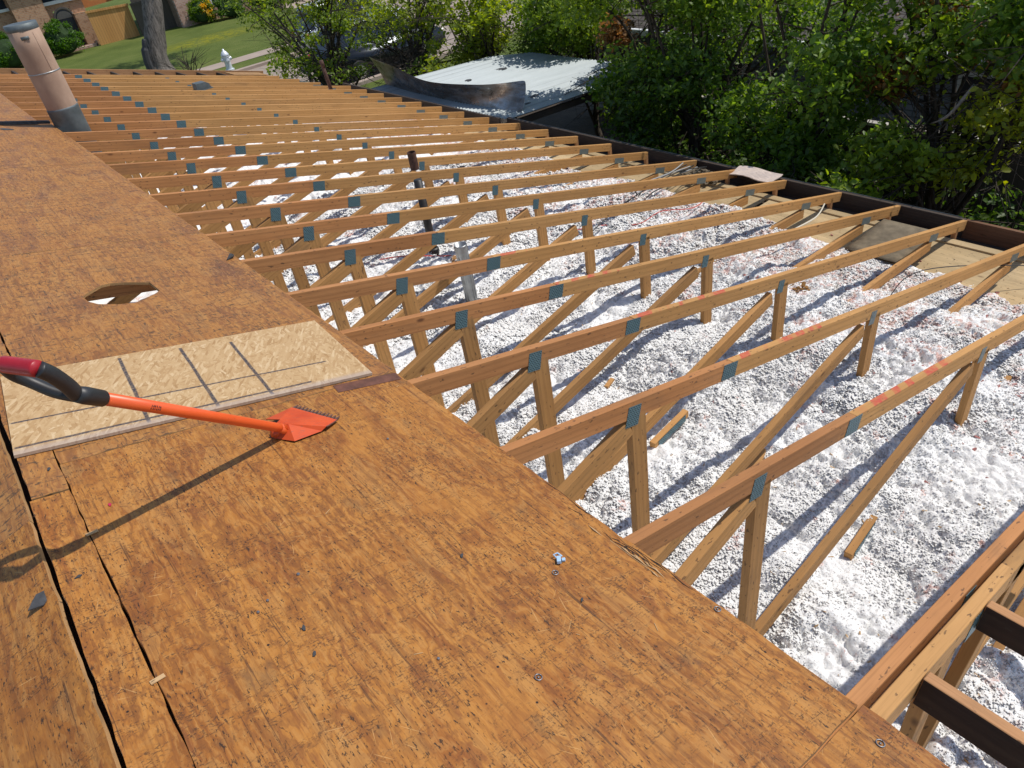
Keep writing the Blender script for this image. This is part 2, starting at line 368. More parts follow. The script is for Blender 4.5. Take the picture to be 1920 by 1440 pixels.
def brick(name, a, b, mortar, face='X', sc=1.0):
    s = Mt(name, .85); v = s.obj()
    rot = (rad(90), 0, 0) if face == 'X' else (rad(90), 0, rad(90))
    if face == 'X': vv = s.mp(v, (1, 1, 1), rot=(rad(-90), 0, 0))
    else:
        P = s.sep(v); cx = s.node('ShaderNodeCombineXYZ'); s.put(cx.inputs[0], P[1]); s.put(cx.inputs[1], P[2]); vv = cx.outputs[0]
    if face == 'X':
        P = s.sep(v); cx = s.node('ShaderNodeCombineXYZ'); s.put(cx.inputs[0], P[0]); s.put(cx.inputs[1], P[2]); vv = cx.outputs[0]
    br = s.node('ShaderNodeTexBrick'); s.put(br.inputs['Vector'], vv); br.inputs['Scale'].default_value = 1
    br.inputs['Brick Width'].default_value = .21*sc; br.inputs['Row Height'].default_value = .075*sc; br.inputs['Mortar Size'].default_value = .010*sc
    br.inputs['Color1'].default_value = (*a, 1); br.inputs['Color2'].default_value = (*b, 1); br.inputs['Mortar'].default_value = (*mortar, 1); br.inputs['Bias'].default_value = -.1
    dk = s.vor(vv, 9, out='Color'); d = s.ramp(s.sep(dk)[0], [(.78, 0), (.82, 1)])
    c = s.mix(s.ma('MULTIPLY', d, .5), br.outputs[0], tuple(x*.35 for x in a))
    c = s.mix(s.ma('MULTIPLY', s.noise(v, 3, 5), .35), c, tuple(x*.7 for x in b))
    s.base(c); s.bump(br.outputs['Fac'], -.5, .01); return s.m
M['brick_tan'] = brick('tan_orange_brick', (.42, .20, .10), (.52, .29, .16), (.42, .33, .24))
M['brick_red'] = brick('pinkish_red_brick', (.42, .20, .14), (.55, .34, .26), (.50, .43, .37))
M['brick_grey'] = brick('grey_painted_brick', (.22, .24, .28), (.28, .30, .34), (.12, .13, .15), 'Y', 1.4)
M['brick_own'] = brick('brown_house_brick', (.22, .12, .08), (.28, .16, .1), (.3, .26, .2), 'Y')
M['white_trim'] = plain('white_trim_paint', (.72, .72, .70), .5, 0, .08)
M['glass_dark'] = plain('dark_window_glass', (.02, .025, .035), .08, 0, .2)
M['door'] = plain('dark_entry_door', (.035, .035, .045), .5, 0, .2)
M['stucco'] = plain('arch_stucco', (.25, .21, .17), .9, 0, .15, 8)
M['fence_new'] = None
def fencemat(name, a, b):
    s = Mt(name, .75); v = s.obj(); P = s.sep(v)
    bd = s.ma('FLOOR', s.ma('DIVIDE', P[0], .14)); wn = s.node('ShaderNodeTexWhiteNoise', noise_dimensions='1D'); s.put(wn.inputs['W'], bd)
    c = s.mix(wn.outputs['Value'], a, b)
    fr = s.ma('FRACT', s.ma('DIVIDE', P[0], .14)); gap = s.ramp(fr, [(.03, 1), (.07, 0)])
    c = s.mix(s.ma('MULTIPLY', s.noise(s.mp(v, (40, 40, 2)), 1, 4), .4), c, tuple(x*.5 for x in a))
    c = s.mix(gap, c, (.05, .03, .015)); s.base(c); return s.m
M['fence_new'] = fencemat('stained_cedar_fence', (.52, .25, .07), (.62, .32, .10))
M['fence_old'] = fencemat('dark_weathered_fence', (.07, .055, .045), (.10, .08, .065))
M['orange_tarp'] = plain('orange_sail_cloth', (.55, .20, .06), .8, 0, .1)
M['shingle'] = None
def shingles(name, a, b):
    s = Mt(name, .95, spec=.1); v = s.obj(); P = s.sep(v); cx = s.node('ShaderNodeCombineXYZ'); s.put(cx.inputs[0], P[1]); s.put(cx.inputs[1], P[0])
    br = s.node('ShaderNodeTexBrick'); s.put(br.inputs['Vector'], cx.outputs[0]); br.inputs['Scale'].default_value = 1
    br.inputs['Brick Width'].default_value = .3; br.inputs['Row Height'].default_value = .14; br.inputs['Mortar Size'].default_value = .012
    br.inputs['Color1'].default_value = (*a, 1); br.inputs['Color2'].default_value = (*b, 1); br.inputs['Mortar'].default_value = (.04, .035, .03, 1)
    s.base(s.mix(s.ma('MULTIPLY', s.noise(v, 60, 4, .8), .6), br.outputs[0], tuple(x*.6 for x in a))); s.bump(br.outputs['Fac'], -.5, .01); return s.m
M['shingle'] = shingles('grey_brown_shingles', (.11, .095, .085), (.16, .14, .125))
def bark(name, a, b):
    s = Mt(name, .95, spec=.1); v = s.obj()
    f = s.noise(s.mp(v, (14, 14, 2.2)), 1, 6, .75, .5)
    s.base(s.ramp(f, [(.35, a), (.6, b)])); s.bump(f, .9, .03); return s.m
M['bark'] = bark('grey_brown_bark', (.03, .024, .018), (.10, .082, .065))
M['bark_big'] = bark('grey_furrowed_bark', (.05, .045, .04), (.23, .20, .175))
M['bark_dead'] = bark('pale_dead_wood', (.16, .14, .12), (.34, .30, .26))
def leafmat(name):
    s = Mt(name, .5); t = s.t
    at = s.node('ShaderNodeAttribute', attribute_name='tint')
    rp_ = s.node('ShaderNodeNewGeometry').outputs['Random Per Island']
    hs = s.node('ShaderNodeHueSaturation'); s.put(hs.inputs['Value'], s.ma('MULTIPLY_ADD', rp_, .8, .72)); s.put(hs.inputs['Hue'], s.ma('MULTIPLY_ADD', rp_, -.03, .515)); s.put(hs.inputs['Color'], at.outputs['Color'])
    s.base(hs.outputs[0])
    tr = s.node('ShaderNodeBsdfTranslucent')
    h2 = s.node('ShaderNodeHueSaturation'); h2.inputs['Value'].default_value = 2.1; h2.inputs['Saturation'].default_value = 1.1; h2.inputs['Hue'].default_value = .49; s.put(h2.inputs['Color'], hs.outputs[0]); s.put(tr.inputs['Color'], h2.outputs[0])
    mx = s.node('ShaderNodeMixShader'); mx.inputs[0].default_value = .48
    t.links.new(s.b.outputs[0], mx.inputs[1]); t.links.new(tr.outputs[0], mx.inputs[2])
    t.links.new(mx.outputs[0], t.nodes['Material Output'].inputs['Surface']); return s.m
M['leaf'] = leafmat('tree_leaves')
def roofmetal():
    s = Mt('white_ribbed_roof_sheet', .5, .1); v = s.obj()
    c = s.ramp(s.noise(s.mp(v, (.5, 2, 1)), 1.5, 6, .7), [(.3, (.27, .31, .32)), (.7, (.36, .40, .41))])
    c = s.mix(s.ma('MULTIPLY', s.ramp(s.noise(s.mp(v, (1, 3, 1)), 7, 5, .8), [(.62, 0), (.7, 1)]), .5), c, (.15, .15, .14))
    P = s.sep(v); fr = s.ma('FRACT', s.ma('DIVIDE', P[1], .30)); c = s.mix(s.ma('MULTIPLY', s.ramp(fr, [(.06, 1), (.12, 0)]), .45), c, (.14, .16, .17))
    s.base(c); return s.m
M['roofmetal'] = roofmetal()
def flashm():
    s = Mt('grimy_flashing_sheet', .3, .9); v = s.obj()
    s.base(s.ramp(s.noise(s.mp(v, (1, .8, 3)), 3.2, 6, .7), [(.3, (.16, .115, .08)), (.5, (.30, .26, .22)), (.68, (.48, .46, .44))]))
    s.rough(s.ramp(s.noise(v, 7, 5, .7), [(.35, .18), (.65, .5)])); s.bump(s.noise(v, 5, 3), .3, .03); return s.m
M['flash'] = flashm()
M['car_silver'] = Mt('silver_car_paint', .25, .3).base((.62, .65, .70)).m
M['car_dark'] = Mt('dark_blue_grey_car_paint', .25, .5).base((.022, .027, .035)).m
M['tyre'] = Mt('tyre_rubber', .8).base((.02, .02, .02)).m
M['rim'] = Mt('alloy_rim', .3, .9).base((.6, .6, .62)).m
M['tail'] = Mt('red_tail_lamp', .2).base((.55, .02, .015)).m
M['lampamber'] = Mt('orange_side_lamp', .25).base((.75, .12, .02)).m
M['hydrant'] = plain('silver_white_hydrant_paint', (.66, .69, .72), .4, .2, .1)
M['box_grey'] = plain('grey_painted_metal', (.20, .22, .26), .45, .3, .1)
M['clip'] = Mt('pale_blue_plastic', .3).base((.42, .60, .78)).m
M['red_rag'] = plain('red_wax', (.50, .02, .07), .5, 0, .2)
M['wire_red'] = Mt('red_cable_sheath', .4).base((.62, .07, .05)).m
M['wire_black'] = Mt('black_cable_sheath', .5).base((.02, .02, .02)).m
M['wire_grey'] = Mt('grey_cable_sheath', .5).base((.38, .38, .37)).m
M['wire_white'] = Mt('cream_cable_sheath', .5).base((.68, .62, .50)).m
M['tear'] = Mt('dark_split_wood', .9).base((.035, .018, .010)).m
M['pale_chip'] = lumber('fresh_split_wood', (.52, .32, .15), (.60, .40, .21), (.3, .15, .06), .1)
M['pink_batt'] = plain('pink_fibreglass', (.42, .17, .15), .95, 0, .4, 30, .7, .01)

# ------------------------------------------------------------------ object helpers
def link(name, me, mat=None, parent=None, loc=None, rot=None, smooth=False):
    o = bpy.data.objects.new(name, me); col.objects.link(o)
    if mat is not None and len(me.materials) == 0: me.materials.append(mat)
    if parent: o.parent = parent
    if loc is not None: o.location = loc
    if rot is not None: o.rotation_euler = rot
    if smooth:
        me.polygons.foreach_set('use_smooth', [True]*len(me.polygons))
    return o
def tag(o, label, cat, group=None, kind=None):
    if label: o['label'] = label
    if cat: o['category'] = cat
    if group: o['group'] = group
    if kind: o['kind'] = kind
    return o
def empty(name, loc, label, cat, group=None, rz=0):
    o = bpy.data.objects.new(name, None); col.objects.link(o); o.location = loc; o.rotation_euler = (0, 0, rz); o.empty_display_size = .2
    return tag(o, label, cat, group)
def structure(o): o['kind'] = 'structure'; return o
class B:
    """bmesh collector; build() links ONE mesh object whose origin sits at `org`"""
    def __init__(s): s.bm = bmesh.new()
    def box(s, a, b, bev=0, mi=0):
        a = Vector(a); b = Vector(b); c = (a+b)/2; d = b-a
        r = bmesh.ops.create_cube(s.bm, size=1, matrix=Matrix.Translation(c) @ Matrix.Diagonal((*d, 1)))
        if bev:
            es = list({e for v in r['verts'] for e in v.link_edges})
            bmesh.ops.bevel(s.bm, geom=es, offset=bev, segments=1, affect='EDGES')
        return s
    def obox(s, c, dims, rot=(0, 0, 0), bev=0):
        m = Matrix.Translation(c) @ Euler(rot).to_matrix().to_4x4() @ Matrix.Diagonal((*dims, 1))
        r = bmesh.ops.create_cube(s.bm, size=1, matrix=m)
        if bev:
            es = list({e for v in r['verts'] for e in v.link_edges}); bmesh.ops.bevel(s.bm, geom=es, offset=bev, segments=1, affect='EDGES')
        return s
    def tube(s, pts, r, seg=8, cap=True):
        pts = [Vector(p) for p in pts]; n = len(pts); rs = r if isinstance(r, (list, tuple)) else [r]*n
        rings = []; up = None
        for i, p in enumerate(pts):
            d = (pts[min(i+1, n-1)] - pts[max(i-1, 0)]).normalized()
            if up is None: up = d.orthogonal().normalized()
            up = (up - d*up.dot(d)).normalized(); sd = d.cross(up)
            rings.append([s.bm.verts.new(p + (up*math.cos(2*math.pi*k/seg) + sd*math.sin(2*math.pi*k/seg))*rs[i]) for k in range(seg)])
        for a, b in zip(rings, rings[1:]):
            for k in range(seg): s.bm.faces.new((a[k], a[(k+1) % seg], b[(k+1) % seg], b[k]))
        if cap:
            s.bm.faces.new(rings[0][::-1]); s.bm.faces.new(rings[-1])
        return s
    def lathe(s, prof, seg=24, c=(0, 0, 0), axis=None):
        m = Matrix.Translation(c)
        if axis is not None: m = m @ Vector(axis).to_track_quat('Z', 'Y').to_matrix().to_4x4()
        rings = [[s.bm.verts.new(m @ Vector((r*math.cos(2*math.pi*k/seg), r*math.sin(2*math.pi*k/seg), z))) for k in range(seg)] for r, z in prof]
        for a, b in zip(rings, rings[1:]):
            for k in range(seg): s.bm.faces.new((a[k], a[(k+1) % seg], b[(k+1) % seg], b[k]))
        if prof[0][0] > 1e-4: s.bm.faces.new(rings[0][::-1])
        if prof[-1][0] > 1e-4: s.bm.faces.new(rings[-1])
        return s
    def prism(s, poly, vec):
        vec = Vector(vec); a = [s.bm.verts.new(p) for p in poly]; b = [s.bm.verts.new(Vector(p)+vec) for p in poly]
        s.bm.faces.new(a[::-1]); s.bm.faces.new(b); n = len(a)
        for k in range(n): s.bm.faces.new((a[k], a[(k+1) % n], b[(k+1) % n], b[k]))
        return s
    def face(s, pts): s.bm.faces.new([s.bm.verts.new(p) for p in pts]); return s
    def build(s, name, mat, parent=None, loc=None, rot=None, smooth=False, org=None):
        bmesh.ops.recalc_face_normals(s.bm, faces=s.bm.faces)
        if org is not None: bmesh.ops.translate(s.bm, verts=s.bm.verts, vec=-Vector(org)); loc = org
        me = bpy.data.meshes.new(name); s.bm.to_mesh(me); s.bm.free()
        me.materials.append(mat)
        o = link(name, me, None, parent, loc, rot, smooth)
        if parent is not None and org is not None: o.location = Vector(org) - parent.location
        return o

# ------------------------------------------------------------------ ground, street
GZ = -4.1
def sheet(name, x0, x1, y0, y1, z, mat):
    me = bpy.data.meshes.new(name); me.from_pydata([(x0, y0, z), (x1, y0, z), (x1, y1, z), (x0, y1, z)], [], [(0, 1, 2, 3)])
    return structure(link(name, me, mat))
sheet('ground', -250, 250, -250, 350, GZ, M['grass'])
sheet('yard_soil', 5.3, 60, -30, 15.5, GZ+.004, M['soil'])
sheet('street', -120, 120, 23.35, 31.1, GZ-.0+.004, M['road'])
sheet('driveway', 18.5, 23, 31.2, 47.5, GZ+.008, M['walk'])
sheet('sidewalk', -120, 120, 33.25, 34.45, GZ+.012, M['walk'])
for nm, y0, y1 in (('far_kerb', 31.1, 31.3), ('near_kerb', 23.15, 23.35)):
    structure(B().box((-120, y0, GZ-.1), (120, y1, GZ+.13), .02).build('kerb', M['walk']))

# ------------------------------------------------------------------ the stripped house under the roof
house = empty('ranch_house', (0, 7, GZ), 'single storey brick house stripped of its roof deck, with open trusses above it', 'house')
def hp(b, name, mat): return b.build(name, mat, house, org=(0, 7, GZ))
bb = B(); bb.box((5.22, -7, GZ), (5.34, 14.7, -1.80)); hp(bb, 'wall', M['brick_own'])
bb = B(); bb.box((-7.5, 14.58, GZ), (5.22, 14.70, -1.80)); hp(bb, 'wall', M['brick_own'])
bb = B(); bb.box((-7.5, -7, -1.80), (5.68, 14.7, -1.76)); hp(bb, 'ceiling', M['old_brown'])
def ylum(name, x0, x1, z0, z1, y0, y1, mat):
    """board running along Y, grain along its local X"""
    b = B(); L = y1-y0; b.box((0, -(x1-x0)/2, -(z1-z0)/2), (L, (x1-x0)/2, (z1-z0)/2), .0015)
    o = b.build(name, mat, house, rot=(0, 0, rad(90))); o.location = Vector(((x0+x1)/2, y0, (z0+z1)/2)) - house.location; return o
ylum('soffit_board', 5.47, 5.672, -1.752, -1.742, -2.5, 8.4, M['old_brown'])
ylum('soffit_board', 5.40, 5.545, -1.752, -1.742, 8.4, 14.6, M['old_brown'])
ylum('ledger', 5.375, 5.462, -1.70, -1.662, -2.5, 14.4, M['tan_board'])
M['fascia_warm'] = lumber('brown_fascia_board', (.17, .08, .04), (.22, .11, .06), (.05, .02, .01), .5)
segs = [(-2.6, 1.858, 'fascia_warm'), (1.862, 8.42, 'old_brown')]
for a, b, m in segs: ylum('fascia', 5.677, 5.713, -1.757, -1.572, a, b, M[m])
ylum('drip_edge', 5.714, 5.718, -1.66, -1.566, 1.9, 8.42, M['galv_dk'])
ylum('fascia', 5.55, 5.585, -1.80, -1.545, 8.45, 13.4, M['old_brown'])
for y0, y1 in ((-1.9, .62), (.66, 3.66), (3.70, 6.1), (6.13, 9.7), (9.73, 14.3)):
    o = ylum('ceiling_board', 3.6, 5.37, -1.690, -1.678, y0, y1, M['tan_board'])

b = B(); b.box((-1.34, -2.5, .14), (-1.17, 14.5, .306)); b.build('ridge_gap_shade', M['stained'], house, org=(0, 7, GZ))  # near-black block added under the ridge gap to stand in for its shade
# ------------------------------------------------------------------ trusses
mesh_cache = {}
def board_mesh(L, t, d, mat):
    k = (round(L, 3), t, d, mat)
    if k not in mesh_cache:
        bm = bmesh.new(); r = bmesh.ops.create_cube(bm, size=1, matrix=Matrix.Translation((L/2, 0, 0)) @ Matrix.Diagonal((L, t, d, 1)))
        bmesh.ops.bevel(bm, geom=list(bm.edges), offset=.002, segments=1, affect='EDGES')
        me = bpy.data.meshes.new('board'); bm.to_mesh(me); bm.free(); me.materials.append(M[mat]); mesh_cache[k] = me
    return mesh_cache[k]
def member(name, A, Bp, parent, mat, dep=.089, t=.038, yo=0.0):
    """straight 2x4 in the truss plane from A=(x,z) to B=(x,z)"""
    dx, dz = Bp[0]-A[0], Bp[1]-A[1]; L = math.hypot(dx, dz)
    o = bpy.data.objects.new(name, board_mesh(L, t, dep, mat)); col.objects.link(o); o.parent = parent
    o.location = Vector((A[0], parent.location.y+yo, A[1])) - parent.location
    o.rotation_euler = (0, -math.atan2(dz, dx), 0); return o
def plate_mesh(w, h, mat, name='connector_plate'):
    k = ('p', w, h, mat)
    if k not in mesh_cache:
        bm = bmesh.new(); bmesh.ops.create_cube(bm, size=1, matrix=Matrix.Diagonal((w, .0016, h, 1)))
        me = bpy.data.meshes.new(name); bm.to_mesh(me); bm.free(); me.materials.append(M[mat]); mesh_cache[k] = me
    return mesh_cache[k]
def plate_at(parent, u, d, w, h, mat, ang=TH, side=-1):
    o = bpy.data.objects.new('connector_plate', plate_mesh(w, h, mat)); col.objects.link(o); o.parent = parent
    p = rp(u, parent.location.y + side*.0202, -d); o.location = p - parent.location; o.rotation_euler = (0, ang + random.uniform(-.015, .015), 0); return o
ORD = ['doubled', 'first', 'second', 'third', 'fourth', 'fifth', 'sixth', 'seventh', 'eighth', 'ninth', 'tenth', 'eleventh', 'twelfth', 'thirteenth', 'fourteenth',
       'fifteenth', 'sixteenth', 'seventeenth', 'eighteenth', 'nineteenth', 'twentieth', 'twenty-first', 'twenty-second', 'twenty-third', 'farthest']
def uend(k):
    if k <= 1: return 5.90
    if k <= 8: return 5.885
    if k <= 13: return 5.72
    return {22: 5.3, 23: 5.15, 24: 5.0}.get(k, 5.62)
def cp(u, d): v = rp(u, 0, -d); return (v.x, v.z)
extra = {1: ', red spray marks on its right half', 2: ', red spray marks along the top edge', 3: ', a few red spray dashes on top', 4: ', small red dashes on top',
         5: ', faint red mark beside the ribbed flue', 7: ', in front of the thin black pipe', 8: ', in front of the thin black pipe top',
         14: ', in front of the beige flue', 15: ', behind the beige flue', 24: ', beside the short lookouts over the lawn'}
def truss(k, y):
    t = empty('roof_truss', (2.3, y, -1.5), None, 'roof truss', 'roof trusses in a row')
    if k == 0: lab = 'doubled wooden truss nearest the camera, beside the corner of the plywood'
    elif k == 24: lab = 'farthest bare wooden truss, next to the short lookouts over the lawn'
    else: lab = 'bare wooden truss, %s beyond the doubled one%s' % (ORD[k], extra.get(k, ''))
    t['label'] = lab
    wob = random.uniform(-.004, .004)
    ue = uend(k)
    member('top_chord', cp(-1.32, .0455), cp(1.3835, .0455+wob), t, 'chord_red')
    member('top_chord', cp(1.3865, .0455), cp(ue, .0455), t, 'paint%d' % k if 1 <= k <= 5 else 'chord_yel')
    a = cp(.68, .092)
    member('web', (a[0]+.01, a[1]-.045), (-1.2, -.88), t, 'web')
    member('web', (.690, -.272), (.690, -1.62), t, 'web')
    b = cp(2.80, .092)
    member('web', (b[0]-.045, b[1]-.05), (.62, -1.365), t, 'web')
    member('web', (2.755, b[1]-.004), (2.755, -1.66), t, 'web')
    c = cp(5.2, .092)
    member('bottom_chord', (c[0]-.0, c[1]-.052), (2.95, -1.452), t, 'web')
    member('tail_block', (5.49 if ue > 5.7 else 4.9, -1.50-.06 if ue > 5.7 else -1.5), (5.49 if ue > 5.7 else 4.9, -1.74), t, 'lumber_dark', dep=.04)
    jt = lambda: random.uniform(-.012, .012)
    plate_at(t, .706+jt(), .076, .078, .100, 'plate')
    plate_at(t, 1.384+jt(), .045, .108, .082, 'plate')
    plate_at(t, 2.836+jt(), .083, .066, .088, 'plate' if k > 2 else 'plate_flat')
    plate_at(t, 5.22+jt(), .070, .155, .062, 'plate_flat')
    return t
for k, y in enumerate(Y): truss(k, y)
# second ply of the doubled truss and the trusses it leans on towards the camera
t0b = empty('roof_truss', (2.3, -.112, -1.5), 'second ply of the doubled truss, carrying the short lookouts', 'roof truss', 'roof trusses in a row')
member('top_chord', cp(-.02, .051), cp(.88, .050), t0b, 'web'); member('top_chord', cp(.884, .056), cp(5.9, .052), t0b, 'web')
member('web', (.95, -.30), (.40, -1.45), t0b, 'web'); member('web', (.42, -.21), (.42, -1.62), t0b, 'web')
member('web', (2.66, -.86), (1.35, -1.40), t0b, 'web'); member('web', (2.755, -.85), (2.755, -1.66), t0b, 'web')
plate_at(t0b, .62, .07, .078, .09, 'plate')
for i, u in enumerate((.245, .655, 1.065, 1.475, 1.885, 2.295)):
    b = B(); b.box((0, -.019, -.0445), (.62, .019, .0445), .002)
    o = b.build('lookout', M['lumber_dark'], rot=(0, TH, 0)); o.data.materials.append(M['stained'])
    for p in o.data.polygons: p.material_index = 1 if abs(p.normal.z) < .5 and abs(p.normal.x) < .5 else 0  # long side faces near-black, top, bottom and ends in lumber colour
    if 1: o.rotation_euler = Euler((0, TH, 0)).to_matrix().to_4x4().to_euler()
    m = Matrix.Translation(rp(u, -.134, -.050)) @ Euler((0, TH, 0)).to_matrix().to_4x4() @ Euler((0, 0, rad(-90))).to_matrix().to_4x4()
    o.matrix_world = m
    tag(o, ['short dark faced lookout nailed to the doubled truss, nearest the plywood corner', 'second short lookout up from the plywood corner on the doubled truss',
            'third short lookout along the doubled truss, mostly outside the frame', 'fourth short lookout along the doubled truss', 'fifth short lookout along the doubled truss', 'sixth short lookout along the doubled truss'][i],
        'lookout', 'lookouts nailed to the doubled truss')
# far gable ladder
gl = empty('gable_ladder', (2.0, 14.9, -.6), 'rake ladder of short boards at the far gable end, above the lawn', 'gable ladder')
for i in range(14):
    u = -.25 + i*.385
    if u > 4.8: break
    o = bpy.data.objects.new('lookout', board_mesh(.62, .038, .089, 'old_brown')); col.objects.link(o); o.parent = gl
    o.matrix_world = Matrix.Identity(4)
    o.matrix_parent_inverse = Matrix.Identity(4)
    m = Matrix.Translation(rp(u, 14.66, -.046) - gl.location) @ Euler((0, TH, 0)).to_matrix().to_4x4() @ Euler((0, 0, rad(90))).to_matrix().to_4x4()
    o.location = m.to_translation(); o.rotation_euler = m.to_euler()
o = member('rake_board', cp(-1.3, .035), cp(4.95, .035), gl, 'lumber_dark', dep=.13, yo=.42)
ob = B(); ob.obox(rp(4.45, 14.93, .008), (.7, .52, .012), (0, TH, 0)); ob.build('deck_offcut', M['ply_edge'], gl, org=gl.location)

# ------------------------------------------------------------------ roof decking
def deck_sheet(u0, u1, y0, y1, mat, label, h=.0135, hole=None, side=1, jag=.0025, z=0.0, group='plywood sheets of the roof deck', name='plywood_sheet', tear=None):
    """sheet on the slope in local coordinates (x down slope, y along ridge), origin at its corner"""
    W, L = u1-u0, y1-y0
    bm = bmesh.new()
    def edge(p, q, n):
        out = []
        for i in range(n):
            f = i/n; a = Vector(p).lerp(Vector(q), f)
            if i: a += Vector((random.uniform(-jag, jag), random.uniform(-jag, jag), 0))
            out.append(a)
        return out
    n1 = max(4, int(W*22)); n2 = max(4, int(L*22))
    loop = edge((0, 0, 0), (W, 0, 0), n1) + edge((W, 0, 0), (W, L, 0), n2) + edge((W, L, 0), (0, L, 0), n1) + edge((0, L, 0), (0, 0, 0), n2)
    if tear:
        for v in loop:
            if abs(v.x - W) < jag*1.5:
                for ty, tw, td in tear:
                    f = max(0, 1-abs(v.y-ty)/tw); v.x -= td*f*random.uniform(.5, 1.1)
    vs = [bm.verts.new(v) for v in loop]; es = [bm.edges.new((vs[i], vs[(i+1) % len(vs)])) for i in range(len(vs))]
    if hole:
        hv = [bm.verts.new((x-u0, y-y0, 0)) for x, y in hole]; es += [bm.edges.new((hv[i], hv[(i+1) % len(hv)])) for i in range(len(hv))]
    bmesh.ops.triangle_fill(bm, use_beauty=True, edges=es)
    for f in bm.faces:
        if f.normal.z < 0: f.normal_flip()
    r = bmesh.ops.extrude_face_region(bm, geom=list(bm.faces))
    up = [g for g in r['geom'] if isinstance(g, bmesh.types.BMVert)]
    bmesh.ops.translate(bm, verts=up, vec=(0, 0, h))
    bmesh.ops.recalc_face_normals(bm, faces=bm.faces)
    me = bpy.data.meshes.new(name); bm.to_mesh(me); bm.free(); me.materials.append(mat); me.materials.append(M['ply_edge'])
    for p in me.polygons:
        if abs(p.normal.z) < .5: p.material_index = 1
    o = link(name, me)
    ang = TH*side
    if side == 1: o.location = rp(u0, y0, .001+z)
    else: o.location = Vector((RX-.004-W*CT, y0, RZ-.0-W*ST+.001+z))
    o.rotation_euler = (0, ang, 0)
    return tag(o, label, 'plywood sheet', group)
RX, RZ = rp(-1.3365, 0).x, rp(-1.339, 0).z+.006
HOLE = [(-.852, 3.44), (-.835, 3.475), (-.745, 3.572), (-.70, 3.584), (-.638, 3.566), (-.53, 3.508), (-.522, 3.36), (-.555, 3.325), (-.665, 3.248), (-.735, 3.262), (-.815, 3.312), (-.845, 3.37)]
deck_sheet(-1.229, -.003, -.076, 1.940, M['ply'], 'nearest large orange brown plywood sheet the blue clip and scraper rest on', tear=[(.75, .35, .008)])
deck_sheet(-1.229, .008, -2.5, -.084, M['ply'], 'plywood sheet at the bottom border, past the butt joint at the doubled truss')
deck_sheet(-1.227, .0, 1.944, 4.290, M['ply_far'], 'weathered plywood sheet with an eight sided vent hole cut in it', hole=HOLE)
deck_sheet(-1.227, -.004, 4.296, 6.735, M['ply_far'], 'weathered plywood sheet just past the one with the vent hole')
deck_sheet(-1.227, .003, 6.741, 9.02, M['ply_far'], 'weathered plywood sheet with black felt scraps, beside the beige flue')
deck_sheet(-1.227, -.10, 9.13, 11.86, M['ply_far'], 'farthest plywood sheet, beyond the black felt strip', z=.012)
deck_sheet(-1.336, -1.234, -2.5, 1.78, M['ply'], 'narrow ripped plywood strip beside the dark ridge gap, near end', name='plywood_strip', group='ripped strips along the ridge')
deck_sheet(-1.330, -1.233, 1.79, 4.5, M['ply_far'], 'narrow ripped plywood strip along the ridge, passing under the strand board', name='plywood_strip', group='ripped strips along the ridge')
deck_sheet(-1.330, -1.233, 4.51, 11.8, M['ply_far'], 'long narrow plywood strip along the far ridge', name='plywood_strip', group='ripped strips along the ridge')
deck_sheet(-2.57, -1.35, -2.5, 1.66, M['ply'], 'plywood sheet left of the ridge gap, at the bottom left corner', side=-1, z=.012)
deck_sheet(-2.57, -1.35, 1.67, 4.1, M['ply_far'], 'plywood sheet on the other slope, left of the strand board', side=-1, z=.006)
deck_sheet(-2.57, -1.35, 4.11, 11.0, M['ply_far'], 'long run of plywood on the other slope, behind the first two', side=-1, z=.006)

def on_roof_obj(b, name, mat, u, y, h, rz, label, cat, group=None, smooth=False):
    """object modelled in local coords (x down slope, z up from deck)"""
    o = b.build(name, mat, smooth=smooth)
    o.matrix_world = Matrix.Translation(rp(u, y, h)) @ Euler((0, TH, 0)).to_matrix().to_4x4() @ Matrix.Rotation(rz, 4, 'Z')
    return tag(o, label, cat, group)
DH = .0145
# split wood at the plywood edge
sp = B()
for i in range(12):
    y = random.uniform(.36, .92); u = -.008 - random.random()*.04; L = random.uniform(.08, .26)*(1-.5*(u < -.035)); n = 7
    wv_ = [(u+random.uniform(-.002, .002)+.004*math.sin(i+k), y-L/2+L*k/n, .0) for k in range(n+1)]
    sp.tube(wv_, [.0002]+[random.uniform(.0006, .0022) for _ in range(n-1)]+[.0002], 4)
on_roof_obj(sp, 'splintered_veneer', M['tear'], 0, 0, DH-.0002, 0, 'dark splintered veneer where the near plywood edge is torn by the trusses', 'splintered wood')
sp = B(); k0 = None
for i in range(7):
    y = random.gauss(.56, .05); u = -.040 - random.random()*.025; L = random.uniform(.03, .075)
    pts = [(u, y-L/2, .0), (u+random.uniform(-.003, .003), y, .003), (u+random.uniform(-.004, .004), y+L/2, .001)]; sp.tube(pts, [.0008, random.uniform(.002, .004), .0004], 4)
sp.tube([(-.05, .47, 0), (-.053, .56, .001), (-.05, .66, 0)], .0012, 4)
on_roof_obj(sp, 'raised_splinter', M['pale_chip'], 0, 0, DH, 0, 'pale raised splinters in the dark split of the near plywood edge', 'splinter')
# strand board
ob = B()
W_, L_ = 1.238, .625
ob.box((0, 0, 0), (W_, L_, .011), 0)
bmesh.ops.subdivide_edges(ob.bm, edges=ob.bm.edges, cuts=6)
o = ob.build('strand_board', M['osb'])
exu = (rp(-.096, 1.958) - rp(-1.334, 2.049)).normalized(); nrm = Vector((ST, 0, CT)); eyu = nrm.cross(exu)
m3 = Matrix((exu, eyu, nrm)).transposed().to_4x4()
o.matrix_world = Matrix.Translation(rp(-1.334, 2.049, DH+.003)) @ m3
tag(o, 'pale oriented strand board panel with dark crayon lines, lying on the plywood', 'strand board')

